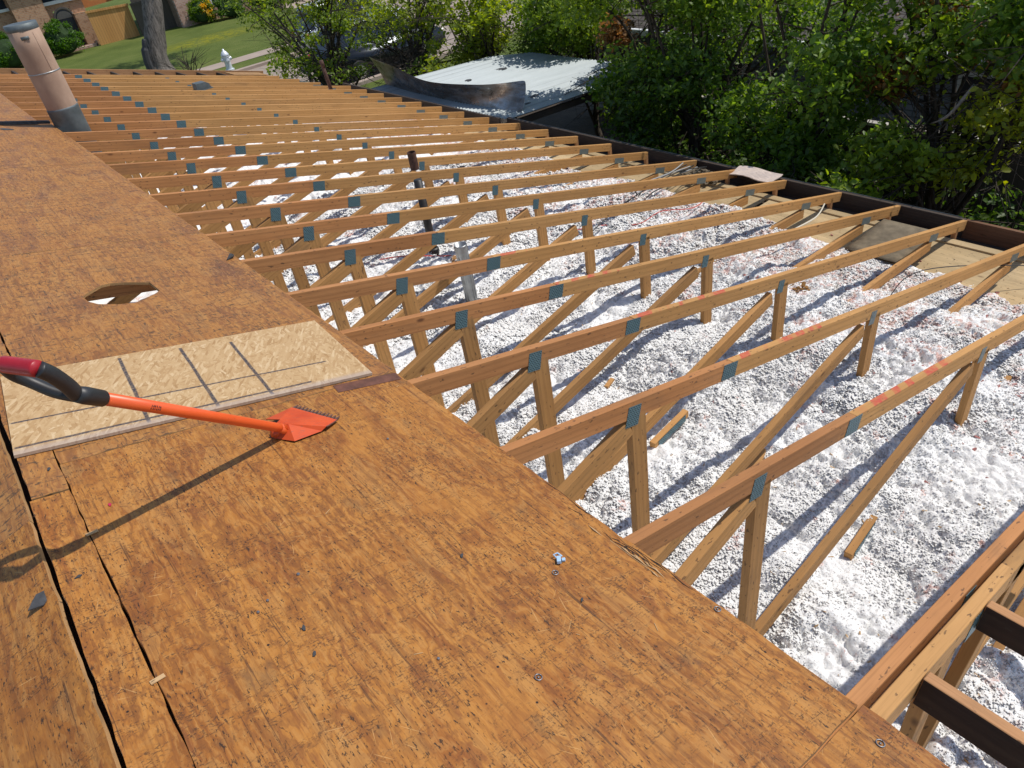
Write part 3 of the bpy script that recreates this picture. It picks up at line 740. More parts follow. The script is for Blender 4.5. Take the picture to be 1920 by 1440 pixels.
# ------------------------------------------------------------------ shingle scraper
A_ = Vector((-0.5574, 1.7025, 0.2124)); C_ = Vector((-.977, 1.375, .779))
hd = (C_-A_).normalized()
tool = empty('roofing_scraper', A_, 'orange roofing shovel with a toothed blade and a black and red grip', 'roofing shovel')
def tp(b, name, mat, parent=tool, smooth=True, org=A_):
    o = b.build(name, mat, None, org=org, smooth=smooth); o.parent = parent
    o.location = Vector(org) - (tool.location if parent is tool else tool.location + parent.location); return o
sb = B(); sb.tube([A_-hd*.03, A_+hd*.06, A_+hd*.3, C_], [.0145, .0158, .0162, .0164], 20); shaft = tp(sb, 'shaft', M['orange'])
# faint printed mark on the shaft (short strokes in two rows)
pc = A_ + (C_-A_)*.795
camv = (Vector((-.972, -.364, 1.683)) - pc).normalized(); camv = (camv - hd*camv.dot(hd)).normalized(); sdv = hd.cross(camv)
ib = B()
for r_ in range(2):
    for i in range(6):
        ang = (-.33, .12)[r_] + .0
        n_ = (camv*math.cos(ang) + sdv*math.sin(ang)); c = pc + hd*(.0062*(i-2.5)) + n_*.0166
        tv = n_.cross(hd)
        k = random.uniform(.6, 1)
        for q in range(2):
            a_ = c + hd*random.uniform(-.002, .002) + tv*(-.0028); b_ = c + hd*random.uniform(-.002, .002) + tv*.0028*k
            ib.tube([a_, b_], .0007, 5)
tp(ib, 'printed_mark', M['ink'])
gp = {'arm1': [(-.977, 1.375, .779), (-1.013, 1.352, .822), (-1.023, 1.339, .866), (-1.036, 1.326, .909), (-1.051, 1.321, .936)],
      'bar': [(-1.051, 1.321, .936), (-1.0785, 1.3615, .9395), (-1.106, 1.402, .943)],
      'arm2': [(-.998, 1.351, .808), (-1.014, 1.359, .815), (-1.051, 1.386, .838), (-1.081, 1.416, .870), (-1.104, 1.424, .903), (-1.108, 1.414, .931), (-1.106, 1.402, .943)]}
def smooth_pts(pts, n=5):
    P = [Vector(p) for p in pts]; out = []
    for i in range(len(P)-1):
        p0, p1, p2, p3 = P[max(i-1, 0)], P[i], P[i+1], P[min(i+2, len(P)-1)]
        for j in range(n):
            t = j/n; out.append(.5*((2*p1)+(-p0+p2)*t+(2*p0-5*p1+4*p2-p3)*t*t+(-p0+3*p1-3*p2+p3)*t**3))
    return out+[P[-1]]
gb = B(); gb.tube([C_-hd*.004, C_, C_+hd*.05, C_+hd*.075], [.0185, .0205, .0215, .019], 18)
gb.tube(smooth_pts(gp['arm1']), [.017]*4+[.0185]*17, 16); gb.tube(smooth_pts(gp['arm2']), .0145, 16)
grip = tp(gb, 'grip', M['rubber'])
gb = B(); bp = smooth_pts(gp['bar'], 6); gb.tube(bp, [.0185]+[.0195]*(len(bp)-2)+[.0185], 18); tp(gb, 'grip_sleeve', M['grip_red'])
# head: sloping toothed plate, folded side plate, socket
P = dict(rl=(-.5456, 1.7445, .2026), tl=(-.4423, 1.8845, .1284), tr=(-.3504, 1.7131, .103), fr=(-.4274, 1.6653, .1357), lr=(-.4471, 1.6655, .1267+.003), ll=(-.5479, 1.6554, .1545+.003), ap=(-.5336, 1.7064, .1961), so=(-.5891, 1.7285, .1991))
P = {k: Vector(v) + Vector((0, 0, .016)) for k, v in P.items()}
IN = Vector((-.021, -.011, .007)); TL0, TR0 = P['tl'].copy(), P['tr'].copy(); P['tl'] = P['tl'] + IN; P['tr'] = P['tr'] + IN
hb = B()
hb.face([P['rl'], P['ap'], P['fr'], P['tr'], P['tl']]); hb.face([P['ap'], P['ll'], P['lr'], P['fr']])
back = P['ll'] + (P['tl']-P['tr'])*.9 + Vector((0, .02, 0)); bl = P['rl'] + (P['tl']-P['tr'])*.35 - Vector((0, 0, .02))
hb.face([P['ll'], P['ap'], P['rl'], P['so'], P['so']+Vector((-.004, -.01, -.035))])
hb.face([P['rl'], P['tl'], bl])
bmesh.ops.remove_doubles(hb.bm, verts=hb.bm.verts, dist=.0005)
o = tp(hb, 'blade', M['blade'], smooth=False)
md = o.modifiers.new('thick', 'SOLIDIFY'); md.thickness = .0028; md.offset = 1
tb = B(); n = 13
ed = P['tr']-P['tl']; outw = -IN.normalized()
for i in range(n):
    c = P['tl'] + ed*((i+.5)/n); w_ = ed/n*.36
    tb.prism([c-w_, c+w_, c+w_*.35+outw*.027, c-w_*.35+outw*.027], (0, 0, .003))
tb.prism([P['tr'], P['fr'], P['fr']+Vector((.004, -.004, 0)), P['tr']+Vector((.005, -.003, 0))], (0, 0, .003))
tp(tb, 'blade_teeth', plain('scuffed_tooth_steel', (.20, .10, .075), .5, .5, .4, 60), smooth=False)
cb = B(); cb.tube([P['so']+Vector((0, 0, -.012)), A_-hd*.045+Vector((0, 0, -.01)), A_+hd*.02], [.02, .018, .0162], 14)
tp(cb, 'socket', M['orange'])

# ------------------------------------------------------------------ little things on the deck
cl = empty('plastic_clip', rp(-.238, .678, DH), 'small pale blue plastic clip on the near plywood', 'clip')
b = B(); b.box((-.013, -.006, .004), (.013, .006, .014), .001); b.box((.001, -.018, .0), (.013, -.008, .006), .001)
o = b.build('clip_body', M['clip'], cl); o.rotation_euler = (0, TH, .9)
b = B(); b.tube([(.004, .004, .01), (.014, .014, .018), (.02, .002, .018), (.013, -.01, .01)], .0022, 6); o = b.build('clip_loop', M['clip'], cl); o.rotation_euler = (0, TH, .9)
def ring(u, y, r, label):
    b = B()
    pts = [(r*math.cos(a), r*math.sin(a), .0015) for a in np.linspace(0, 2*math.pi, 19)]
    b.tube(pts, .0014, 6); b.lathe([(.0001, .003), (.0028, .0025), (.0028, 0)], 10)
    return on_roof_obj(b, 'cap_nail', M['steel'], u, y, DH+.0005, 0, label, 'cap nail', 'cap nails driven into the deck', True)
ring(-.277, .653, .0085, 'rusty ring shanked cap nail beside the blue clip')
ring(-.06, -.155, .009, 'ring headed cap nail in the sheet at the bottom right corner')
ring(-.545, .42, .0085, 'faint ring headed cap nail near the bottom of the large near sheet')
ring(-.02, .30, .0085, 'ring headed cap nail near the right edge of the large near sheet')
def bits(lst, mat, name, cat, group, shape='chip'):
    for i, (u, y, s_, lab) in enumerate(lst):
        b = B()
        if shape == 'nail': b.lathe([(.0001, .004), (.0035*s_, .0035), (.0042*s_, .001), (.004*s_, 0)], 10)
        else:
            n = random.randint(4, 6); pts = []
            for k in range(n):
                a = 2*math.pi*k/n + random.uniform(-.3, .3); r = .012*s_*random.uniform(.6, 1.2); pts.append(Vector((r*1.4*math.cos(a), r*.7*math.sin(a), 0)))
            b.prism(pts, (0, 0, .003))
        on_roof_obj(b, name, mat, u, y, DH+.0006, random.uniform(0, 3), lab, cat, group)
bits([(-.91, .869, .8, 'four cornered black shingle chip left of centre on the near sheet'), (-.924, .783, .6, 'small dark shingle chip, lower of the two left of centre'), (-1.293, 1.364, .8, 'dark triangular shingle chip on the narrow strip by the ridge gap'),
      (-.29, .535, .6, 'thin black shingle splinter right of centre below the blue clip'), (-.446, .858, .6, 'dark chip near the middle of the near sheet'), (-1.26, 1.93, .7, 'grey chip on the strip just below the strand board'),
      (-.46, 8.75, 5.5, 'big dark scrap of felt lying before the black felt strip'), (-.60, 8.62, 2.5, 'smaller dark scrap of felt at the left border before the felt strip')],
     M['felt'], 'shingle_chip', 'shingle chip', 'shingle chips on the deck')
bits([(-.977, .982, 1, 'grey nail head, lowest of the three left of centre on the near sheet'), (-.841, 1.05, 1.2, 'grey nail head, topmost of the three left of centre'), (-.943, 1.006, 1, 'grey nail head, middle of the three left of centre'),
      (-.70, .60, 1, 'shiny nail head in the lower middle of the near sheet'), (-.30, 1.50, 1.1, 'grey nail head right of the scraper blade')], M['steel'], 'nail_head', 'nail', 'nail heads on the deck', 'nail')
bits([(-1.157, 1.634, .55, 'small bright pink blob beside the scraper shadow')], M['red_rag'], 'pink_blob', 'blob', None)
bits([(-1.385, 1.33, 2.3, 'dark purple brown tar spot on the left slope sheet')], M['felt'], 'tar_spot', 'tar spot', None)
b = B(); b.tube([(-.05, -.02, 0), (0, 0, .012), (.04, .03, 0)], [.001, .014, .001], 8)
on_roof_obj(b, 'torn_glove_tip', M['felt'], -.03, 3.70, DH+.004, .3, 'small black and red scrap at the plywood edge by the sixth truss', 'scrap')
for i, (u, y, lab) in enumerate(((-1.227, 1.528, 'small pale wood shim bridging the crack, upper one by the scraper shadow'), (-1.229, .920, 'small pale wood shim bridging the crack, lower one'))):
    b = B(); b.box((-.016, -.006, 0), (.016, .006, .003), .0006)
    on_roof_obj(b, 'wood_shim', M['pale_chip'], u, y, DH+.001, .15, lab, 'shim', 'shims over the ridge crack')
for i in range(12):
    u, y = (random.uniform(-1.2, -.05), random.uniform(-.3, 1.85))
    b = B(); L = random.uniform(.008, .03); b.box((-L/2, -.0008, 0), (L/2, .0008, .0012))
    on_roof_obj(b, 'wood_sliver', M['pale_chip'], u, y, DH+.0008, random.uniform(0, 3.1), 'tiny pale wood sliver scattered on the near plywood sheet', 'wood sliver', 'tiny slivers scattered on the near sheet')
# dark stained patch under the strand board's right corner
b = B(); b.box((-.14, -.032, 0), (.13, .032, .0012), 0); on_roof_obj(b, 'tar_paper_patch', plain('brown_tar_paper', (.13, .05, .03), .8, 0, .4, 20), -.14, 1.915, DH+.0006, -.12, 'dark reddish strip of tar paper below the right corner of the strand board', 'tar paper')
# felt strip over the ridge side
b = B(); b.box((-.62, -.035, 0), (.42, .035, .03), .004); on_roof_obj(b, 'felt_strip', M['felt'], -.42, 9.10, .012, -.04, 'black rolled felt strip lying across the far plywood', 'felt strip')

# ------------------------------------------------------------------ pipes and flues
fl = empty('flue_stack', (.16, 8.83, -.05), 'tall beige round flue with a dark galvanised sleeve at its foot', 'flue')
b = B(); b.lathe([(.150, -.62), (.150, .3), (.1507, .45), (.150, .6), (.1495, .8), (.150, 1.035), (.001, 1.035)], 48); b.build('flue_pipe', M['stack'], fl)
b = B(); b.lathe([(.156, -.9), (.156, .21), (.157, .214), (.1545, .226), (.151, .23)], 48); b.build('flue_sleeve', M['galv_dk'], fl)
b = B(); b.lathe([(.1505, .574), (.1535, .577), (.1535, .583), (.1505, .586)], 48); b.build('joint_ring', M['galv'], fl)
b = B(); b.lathe([(.1505, .975), (.1525, .977), (.1525, 1.037), (.02, 1.045), (.001, 1.045)], 48); b.build('top_ring', M['galv_dk'], fl)
b = B(); b.obox((-.035, -.1475, .915), (.075, .004, .032), (0, 0, -.23)); b.build('name_tag', M['galv_dk'], fl)
b = B(); b.obox((.055, -.1402, .77), (.003, .004, .36), (0, 0, .37)); b.build('seam', M['stack'], fl)
for o in fl.children:
    o.data.polygons.foreach_set('use_smooth', [abs(p.normal.z) < .7 for p in o.data.polygons])
vp = empty('vent_pipe', (2.095, 5.13, -1.35), 'thin black iron vent pipe with a rusty top rising between the trusses', 'vent pipe')
b = B(); b.lathe([(.038, -.2), (.038, .78)], 20); b.build('pipe', M['black_iron'], vp, smooth=True)
b = B(); b.lathe([(.0385, .88), (.0385, 1.035), (.034, 1.035), (.034, .97), (.001, .96)], 20); b.build('rusty_top', M['rust'], vp)
b = B(); b.lathe([(.052, .02), (.052, .10), (.04, .11)], 20); b.build('hub', M['black_iron'], vp)
gf = empty('ribbed_flue', (1.79, 4.14, -1.3), 'short shiny ribbed metal flue standing in the insulation', 'flue')
prof = []
for i in range(6): prof += [(.053, i*.01+.44), (.0555, i*.01+.445)]
b = B(); b.lathe([(.052, -.2), (.052, .43)] + prof + [(.052, .505), (.050, .505), (.050, .3), (.0, .3)], 28); b.build('pipe', M['galv'], gf, smooth=True)
for k in range(6):
    a = rad(200 + k*26); b = B(); b.obox((.0525*math.cos(a), .0525*math.sin(a), .21), (.004, .006, .4), (0, 0, a)); b.build('rib', M['galv'], gf)
rv = empty('short_vent', (4.86, 12.45, -1.5), 'short rusty vent pipe near the far eave corner, below the tree branches', 'vent pipe')
b = B(); b.tube([(0, 0, 0), (-.05, .0, .62)], [.035, .035], 14); b.build('pipe', M['rust'], rv, smooth=True)
b = B(); b.tube([(-.035, 0, .52), (-.05, 0, .64)], [.039, .039], 14); b.build('collar', M['rust'], rv, smooth=True)
dv = empty('roof_vent', rp(2.80, 12.52, -.02), 'small grey metal vent hood standing on the far trusses', 'vent hood')
b = B(); b.prism([(-.11, 0, 0), (.13, 0, 0), (.11, 0, .07), (.06, 0, .10), (-.10, 0, .105)], (0, .2, 0)); b.build('hood', M['galv_dk'], dv)
b = B(); b.box((-.13, -.02, -.012), (.15, .22, -.001)); b.build('flange', M['galv_dk'], dv)

# ------------------------------------------------------------------ insulation (blown fibreglass), one sheet of stuff
def axis(segments):
    out = []
    for a, b, d in segments: out += list(np.arange(a, b, d))
    out.append(segments[-1][1]); return np.array(out)
xs = axis([(-7, -1.4, .2), (-1.4, .05, .03), (.05, 3.4, .0075), (3.4, 5.2, .014), (5.2, 5.46, .03)])
ys = axis([(-6, -1.4, .2), (-1.4, -.5, .03), (-.5, 3.0, .0075), (3.0, 6.0, .013), (6.0, 9.0, .024), (9.0, 14.6, .05)])
X, Yg = np.meshgrid(xs, ys, indexing='ij')
def hash2(i, j, k):
    h = np.sin(i*127.1 + j*311.7 + k*74.7)*43758.5453; return h - np.floor(h)
def vnoise(x, y, s, k):
    x = x/s; y = y/s; i = np.floor(x); j = np.floor(y); fx = x-i; fy = y-j; fx = fx*fx*(3-2*fx); fy = fy*fy*(3-2*fy)
    a = hash2(i, j, k); b = hash2(i+1, j, k); c = hash2(i, j+1, k); d = hash2(i+1, j+1, k)
    return (a*(1-fx)+b*fx)*(1-fy)+(c*(1-fx)+d*fx)*fy - .5
def billow(x, y, s, k):
    wx = x + s*.5*vnoise(x, y, s*.7, k+5); wy = y + s*.5*vnoise(x, y, s*.7, k+9)
    gx = wx/s; gy = wy/s; i0 = np.floor(gx); j0 = np.floor(gy); best = np.zeros_like(x)
    for di in (-1, 0, 1):
        for dj in (-1, 0, 1):
            i = i0+di; j = j0+dj; px = i+hash2(i, j, k); py = j+hash2(i, j, k+1); r = .55+.5*hash2(i, j, k+2)
            d2 = ((gx-px)**2+(gy-py)**2)/(r*r); best = np.maximum(best, np.sqrt(np.clip(1-d2, 0, 1))*r)
    return best
sh = np.clip((Yg-3.0)/1.5, 0, 1)*.45
zb = np.interp(X - sh*np.clip((X-3)/1, 0, 1), [-7, 2.4, 3.0, 3.7, 4.3, 4.75, 5.1, 5.5], [-1.33, -1.335, -1.36, -1.42, -1.52, -1.65, -1.74, -1.75])
Z = zb + .16*vnoise(X, Yg, 1.1, 3) + .09*vnoise(X, Yg, .45, 4) + .035*vnoise(X, Yg, .2, 6)
mod = np.clip(.75+1.6*vnoise(X, Yg, .5, 81), .25, 1.3)
Z += .055*billow(X, Yg, .16, 11) + mod*(.044*billow(X, Yg, .08, 21) + .026*billow(X, Yg, .042, 31) + .012*billow(X, Yg, .026, 41)) - .078

Z += .012*vnoise(X, Yg, .02, 51)
def dent(cx, cy, r, a): 
    global Z
    Z = Z + a*np.exp(-((X-cx)**2+(Yg-cy)**2)/(r*r))
dent(2.35, 2.15, .28, .13); dent(1.9, 2.9, .4, .07); dent(3.05, 3.5, .14, -.25); dent(1.5, 3.4, .3, .08); dent(2.1, 5.0, .2, -.06); dent(1.2, .5, .3, .05); dent(2.9, 1.6, .25, .06); dent(4.3, 2.75, .3, -.07)
Z -= .10*np.clip((X-4.75)/.2, 0, 1)
Z = np.minimum(Z, np.where((X > 3.2) & (X < 5.3), -1.02 - .27*X*.0 + 5, 5))
nx, ny = X.shape
co = np.empty((nx*ny, 3), dtype=np.float32); co[:, 0] = (X + .010*vnoise(X, Yg, .03, 61)).ravel(); co[:, 1] = (Yg + .010*vnoise(X, Yg, .03, 71)).ravel(); co[:, 2] = Z.ravel()
idx = np.arange(nx*ny).reshape(nx, ny); q = np.stack([idx[:-1, :-1], idx[1:, :-1], idx[1:, 1:], idx[:-1, 1:]], -1).reshape(-1, 4)
def np_mesh(name, co, faces, n):
    me = bpy.data.meshes.new(name); me.vertices.add(len(co)); me.vertices.foreach_set('co', co.astype(np.float32).ravel())
    me.loops.add(faces.size); me.loops.foreach_set('vertex_index', faces.astype(np.int32).ravel())
    me.polygons.add(len(faces)); me.polygons.foreach_set('loop_start', np.arange(0, faces.size, n, dtype=np.int32)); 
    me.update(calc_edges=True); me.validate(); return me
me = np_mesh('insulation', co, q, 4); me.polygons.foreach_set('use_smooth', np.ones(len(q), dtype=bool))
tag(link('insulation', me, M['insul']), 'fluffy white blown insulation filling the attic between the trusses', 'insulation', kind='stuff')
def zi(x, y):
    i = int(np.argmin(abs(xs-x))); j = int(np.argmin(abs(ys-y))); a = Z[max(0, i-2):i+3, max(0, j-2):j+3]; return float(a.mean())
insul_o = bpy.data.objects['insulation']
def tufts(n, size, seed, x0, x1, y0, y1, fall):
    rg = np.random.default_rng(seed); x = rg.uniform(x0, x1, n); y = y0 + (y1-y0)*rg.random(n)**fall
    ix = np.clip(np.searchsorted(xs, x), 0, len(xs)-1); iy = np.clip(np.searchsorted(ys, y), 0, len(ys)-1); z = Z[ix, iy]
    keep = z > -1.66; x, y, z = x[keep], y[keep], z[keep]; n = len(x)
    s_ = size*rg.uniform(.5, 1.3, (n, 1))*np.clip(.85+.08*y[:, None], .85, 1.4)*np.clip(.95+1.3*vnoise(x, y, .35, 101)+.8*vnoise(x, y, .12, 103), .35, 1.6)[:, None]
    # octahedra with uneven arms, randomly turned
    q = rg.normal(size=(n, 3)); a = q/np.linalg.norm(q, axis=1)[:, None]; h = np.cross(a, rg.normal(size=(n, 3))); b = h/np.linalg.norm(h, axis=1)[:, None]; c = np.cross(a, b)
    arms = rg.uniform(.35, 1.25, (n, 6)); P0 = np.stack([x, y, z], 1) + np.stack([np.zeros(n), np.zeros(n), s_[:, 0]*rg.uniform(-.2, .6, n)], 1)
    v = np.stack([P0+a*s_*arms[:, :1], P0-a*s_*arms[:, 1:2], P0+b*s_*arms[:, 2:3], P0-b*s_*arms[:, 3:4], P0+c*s_*arms[:, 4:5], P0-c*s_*arms[:, 5:6]], 1).reshape(-1, 3)
    fi = np.array([[0, 2, 4], [2, 1, 4], [1, 3, 4], [3, 0, 4], [2, 0, 5], [1, 2, 5], [3, 1, 5], [0, 3, 5]])
    f = (np.arange(n)[:, None, None]*6 + fi[None]).reshape(-1, 3)
    me = np_mesh('loose_tufts', v, f, 3); me.polygons.foreach_set('use_smooth', np.ones(len(f), dtype=bool))
    return link('loose_tufts', me, M['tuft'], insul_o)
tufts(230000, .0070, 5, .1, 4.7, -.8, 3.2, 1.0); tufts(110000, .0088, 6, .1, 5.2, 3.2, 7.5, 1.15)
# loose fluff tufts, small chips and slivers strewn over it: nobody could count them
def strew(n, name, mat, label, cat, fx, fy, size, el=1.0, th=.3, lift=0.0):
    V = []; F = []
    for _ in range(n):
        x = fx(); y = fy(); s_ = size*random.uniform(.5, 1.4); z = max(zi(x, y), -1.674)+lift
        m = Matrix.Translation((x, y, z)) @ Euler((random.uniform(-.6, .6), random.uniform(-.6, .6), random.uniform(0, 3.1))).to_matrix().to_4x4()
        k = len(V)
        for p in ((-el, -.35, -th), (el, -.35, -th), (el*.8, .35, -th), (-el*.7, .35, -th), (-el*.8, -.25, th), (el*.9, -.3, th), (el*.7, .3, th), (-el, .3, th)):
            V.append(m @ Vector((p[0]*s_, p[1]*s_, p[2]*s_)))
        for f in ((0, 1, 2, 3), (4, 5, 6, 7), (0, 1, 5, 4), (1, 2, 6, 5), (2, 3, 7, 6), (3, 0, 4, 7)): F.append([k+i for i in f])
    me = bpy.data.meshes.new(name); me.from_pydata(V, [], F); o = link(name, me, mat); return tag(o, label, cat, kind='stuff')
strew(420, 'wood_chips', M['pale_chip'], 'loose tan wood chips and flakes on the white insulation', 'wood chips', lambda: random.uniform(.1, 4.6)**1.0, lambda: abs(random.gauss(0, 2.6))-.4, .008, 1.6, .12, .003)
strew(420, 'pink_tufts', M['pink_batt'], 'tufts of pink batt fibre among the white insulation', 'pink fibre', lambda: min(5.0, max(.2, random.gauss(3.5, .8))), lambda: abs(random.gauss(0, 3.2))-.4, .012, 1.0, .45, .0)
strew(120, 'board_dust', M['pale_chip'], 'small tan chips scattered on the eave boards', 'wood chips', lambda: random.uniform(4.5, 5.35), lambda: random.uniform(.2, 3.4), .006, 1.5, .15, .0)
strew(160, 'dark_debris', M['felt'], 'dark crumbs of roofing grit on the insulation', 'debris', lambda: random.uniform(.3, 5.2), lambda: random.uniform(-.4, 7), .006, 1.4, .3, .003)

# ------------------------------------------------------------------ things lying in the attic
def scrap(name, x, y, L, rz, label, plate_=False, tilt=0.0, dz=.0, mat='chord_yel', w=.089, t=.038):
    e = empty(name, (x, y, zi(x, y)+dz), label, 'wood offcut', 'lumber offcuts on the insulation')
    o = bpy.data.objects.new('block', board_mesh(L, w, t, mat)); col.objects.link(o); o.parent = e; o.rotation_euler = (0, tilt, rz)
    if plate_:
        p = bpy.data.objects.new('connector_plate', plate_mesh(L*.8, .05, 'plate')); col.objects.link(p); p.parent = e
        r = Euler((0, tilt, rz)).to_matrix(); p.location = r @ Vector((L*.5, -w/2-.002, -.006)); p.rotation_euler = (0, tilt, rz)
    return e
scrap('lumber_offcut', 1.40, 1.80, .36, .10, 'short lumber offcut with a toothed plate, between the first and third trusses', True, -.03, .02, w=.04, t=.05)
scrap('lumber_offcut', 1.50, .60, .30, .10, 'lumber offcut with a dark plate edge behind the first truss diagonal', True, -.05, .015, w=.04, t=.05)
scrap('lumber_offcut', 1.52, 1.235, .30, .35, 'pale lumber offcut half buried behind the first truss chord', False, -.12, .0)
scrap('lumber_offcut', 1.66, 2.44, .10, .3, 'tiny lumber offcut between the third and fourth trusses', False, 0, .01, w=.03, t=.02)
scrap('lumber_offcut', 3.3, .35, .5, .4, 'thin stick poking out of the insulation near the right border', False, -.1, -.01, w=.02, t=.02)
def cable(name, pts, r, mat, label, cat='cable', group=None, raise_=.012):
    P = [Vector((x, y, (zi(x, y) if z is None else z)+raise_)) for x, y, z in pts]
    b = B(); b.tube(smooth_pts(P, 8), r, 7); return tag(b.build(name, mat, smooth=True), label, cat, group)
cable('electrical_cable', [(1.2, 5.62, None), (1.6, 5.56, None), (1.83, 5.27, None), (2.1, 5.02, None), (2.35, 5.0, -1.4)], .006, M['wire_red'], 'red cable on the insulation passing the foot of the black vent pipe', group='cables in the attic')
cable('electrical_cable', [(3.2, 4.55, None), (3.55, 4.35, None), (3.8, 4.08, None), (4.05, 4.0, -1.38), (4.3, 3.82, -1.4), (4.75, 3.98, -1.50)], .0045, M['wire_red'], 'bright red cable curling toward the eave behind the sixth truss', group='cables in the attic')
cable('electrical_cable', [(3.0, 4.2, None), (3.6, 4.25, -1.3), (4.3, 4.45, -1.36), (5.0, 4.55, -1.42), (5.4, 4.5, -1.5)], .006, M['wire_black'], 'thin black cable beside the bright red one', group='cables in the attic')
for i in range(6):
    y = 4.42+i*.05
    cable('electrical_cable', [(3.9+.1*i, y-.2+.03*i, -1.42), (4.4, y, -1.40), (4.9, y+random.uniform(-.05, .08), -1.43), (5.35, y+.12, -1.50)], .007, M['wire_grey'] if i % 2 else M['wire_black'],
          ['nearest','second','third','fourth','fifth','farthest'][i]+(' grey' if i % 2 else ' black')+' cable of the bundle by the eave', group='bundled cables near the eave', raise_=.01*(i % 3))
cable('electrical_cable', [(2.4, 1.3, None), (3.6, 1.55, -1.33), (4.3, 1.6, -1.38), (5.0, 1.1, -1.50), (5.4, .6, -1.6)], .004, M['wire_black'], 'thin black wire sagging across the webs toward the right border', group='cables in the attic')
cable('electrical_cable', [(3.9, 2.80, -1.36), (4.3, 2.75, -1.36), (4.7, 2.75, -1.39), (5.2, 2.95, -1.50)], .007, M['wire_white'], 'cream cable lying on the eave boards behind the fourth truss', group='cables in the attic')
b = B(); n = 7; sm_ = 0
rows = []
for i in range(n):
    x = 4.62 + i*.11
    rows.append([(x, 1.92+.08*j, -1.575 + .006*i + (.035 if i == 0 else .012 if i == 1 else 0)*0 + .010*max(0, 2-i) - .0*j + (.05 if i == 0 else 0)*0 ) for j in range(7)])
for i in range(n-1):
    for j in range(6): b.face([rows[i][j], rows[i+1][j], rows[i+1][j+1], rows[i][j+1]])
bmesh.ops.remove_doubles(b.bm, verts=b.bm.verts, dist=.0005)
o = b.build('insulation_baffle', M['cardboard'], smooth=True, org=(4.95, 2.15, -1.52)); md = o.modifiers.new('t', 'SOLIDIFY'); md.thickness = .004; tag(o, 'grey brown sheet of dusty baffle board between two trusses by the eave', 'baffle board')
def nest(x, y, r, mat, name, label, cat):
    b = B()
    for i in range(40):
        a = random.uniform(0, 6.28); rr = r*math.sqrt(random.random()); z = zi(x, y)+random.uniform(-.01, .02)
        b.obox((x+rr*math.cos(a), y+rr*math.sin(a), z), (random.uniform(.02, .05), random.uniform(.008, .02), .003), (random.uniform(-.5, .5), random.uniform(-.5, .5), random.uniform(0, 3)))
    return tag(b.build(name, mat, org=(x, y, zi(x, y))), label, cat)
nest(3.55, 2.18, .07, plain('dry_brown_leaves', (.25, .12, .03), .9, 0, .4, 40), 'leaf_clump', 'clump of dry brown leaves on the insulation behind the third truss', 'leaf clump')
nest(2.15, 4.82, .06, plain('dry_ochre_leaves', (.38, .19, .06), .9, 0, .4, 40), 'leaf_clump', 'ochre leaf clump near the foot of the black vent pipe', 'leaf clump')
nest(5.42, 3.95, .16, M['pink_batt'], 'batt_pile', 'heap of torn batt insulation against the fascia past the sixth truss', 'insulation heap')
b = B()
for i in range(320):
    a = random.uniform(0, 6.28); rr = .26*math.sqrt(random.random()); b.obox((5.42+rr*.7*math.cos(a), 4.6+rr*math.sin(a), -1.66+.1*(1-rr/.3)+random.uniform(0, .02)), (random.uniform(.02, .05), random.uniform(.012, .03), .01), (random.uniform(-.6, .6), random.uniform(-.6, .6), random.uniform(0, 3)))
tag(b.build('batt_pile', M['cardboard'], org=(5.42, 4.6, -1.66)), 'heap of grey brown loose insulation against the fascia past the seventh truss', 'insulation heap')
b = B(); rows = [[(5.52+.034*i-.03*math.sin(j*1.1), 3.74+.075*j, -1.567 + .004*i + .008*math.sin(j*1.3+i)) for j in range(8)] for i in range(7)]
for i in range(6):
    for j in range(7): b.face([rows[i][j], rows[i+1][j], rows[i+1][j+1], rows[i][j+1]])
bmesh.ops.remove_doubles(b.bm, verts=b.bm.verts, dist=.0005)
o = b.build('paper_facing', plain('white_paper', (.58, .47, .40), .9, 0, .1, 20), org=(5.62, 4.0, -1.55)); md = o.modifiers.new('t', 'SOLIDIFY'); md.thickness = .01
tag(o, 'torn white paper facing folded over the fascia past the sixth truss', 'paper facing')

# ------------------------------------------------------------------ lean-to metal roof and flashing
mr = empty('patio_roof', (7.4, 10.6, -1.75), 'pale ribbed metal lean-to roof beside the eave under the trees', 'metal roof')
b = B(); y0, y1, x0, x1 = 8.52, 12.75, 5.80, 9.3
nyr = int((y1-y0)/.0254); pts = []
for j in range(nyr*1+1):
    y = y0 + (y1-y0)*j/nyr; ph = (j % 3); z = (.020 if ph == 0 else 0.0) ; pts.append((y, z))
fa = []
va = [b.bm.verts.new((x0, y, -1.66+z)) for y, z in pts]; vb = [b.bm.verts.new((x1-(.55 if y > 12 else 0)*(y-12)/.75, y, -1.83+z)) for y, z in pts]
for i in range(len(pts)-1): b.bm.faces.new((va[i], vb[i], vb[i+1], va[i+1]))
b.build('ribbed_sheet', M['roofmetal'], mr, org=mr.location)
for yy in (8.60, 10.6, 12.6):
    b = B(); b.prism([(5.8, yy, -1.72), (9.2, yy, -1.88), (9.2, yy, -1.98), (5.8, yy, -1.82)], (0, .05, 0)); b.build('rafter', M['old_brown'], mr, org=mr.location)
for yy in (8.62, 12.6):
    b = B(); b.box((9.05, yy, GZ), (9.14, yy+.09, -1.95)); b.build('post', M['old_brown'], mr, org=mr.location)
b = B(); b.box((9.0, 8.5, -1.99), (9.05, 12.7, -1.86)); b.build('beam', M['old_brown'], mr, org=mr.location)
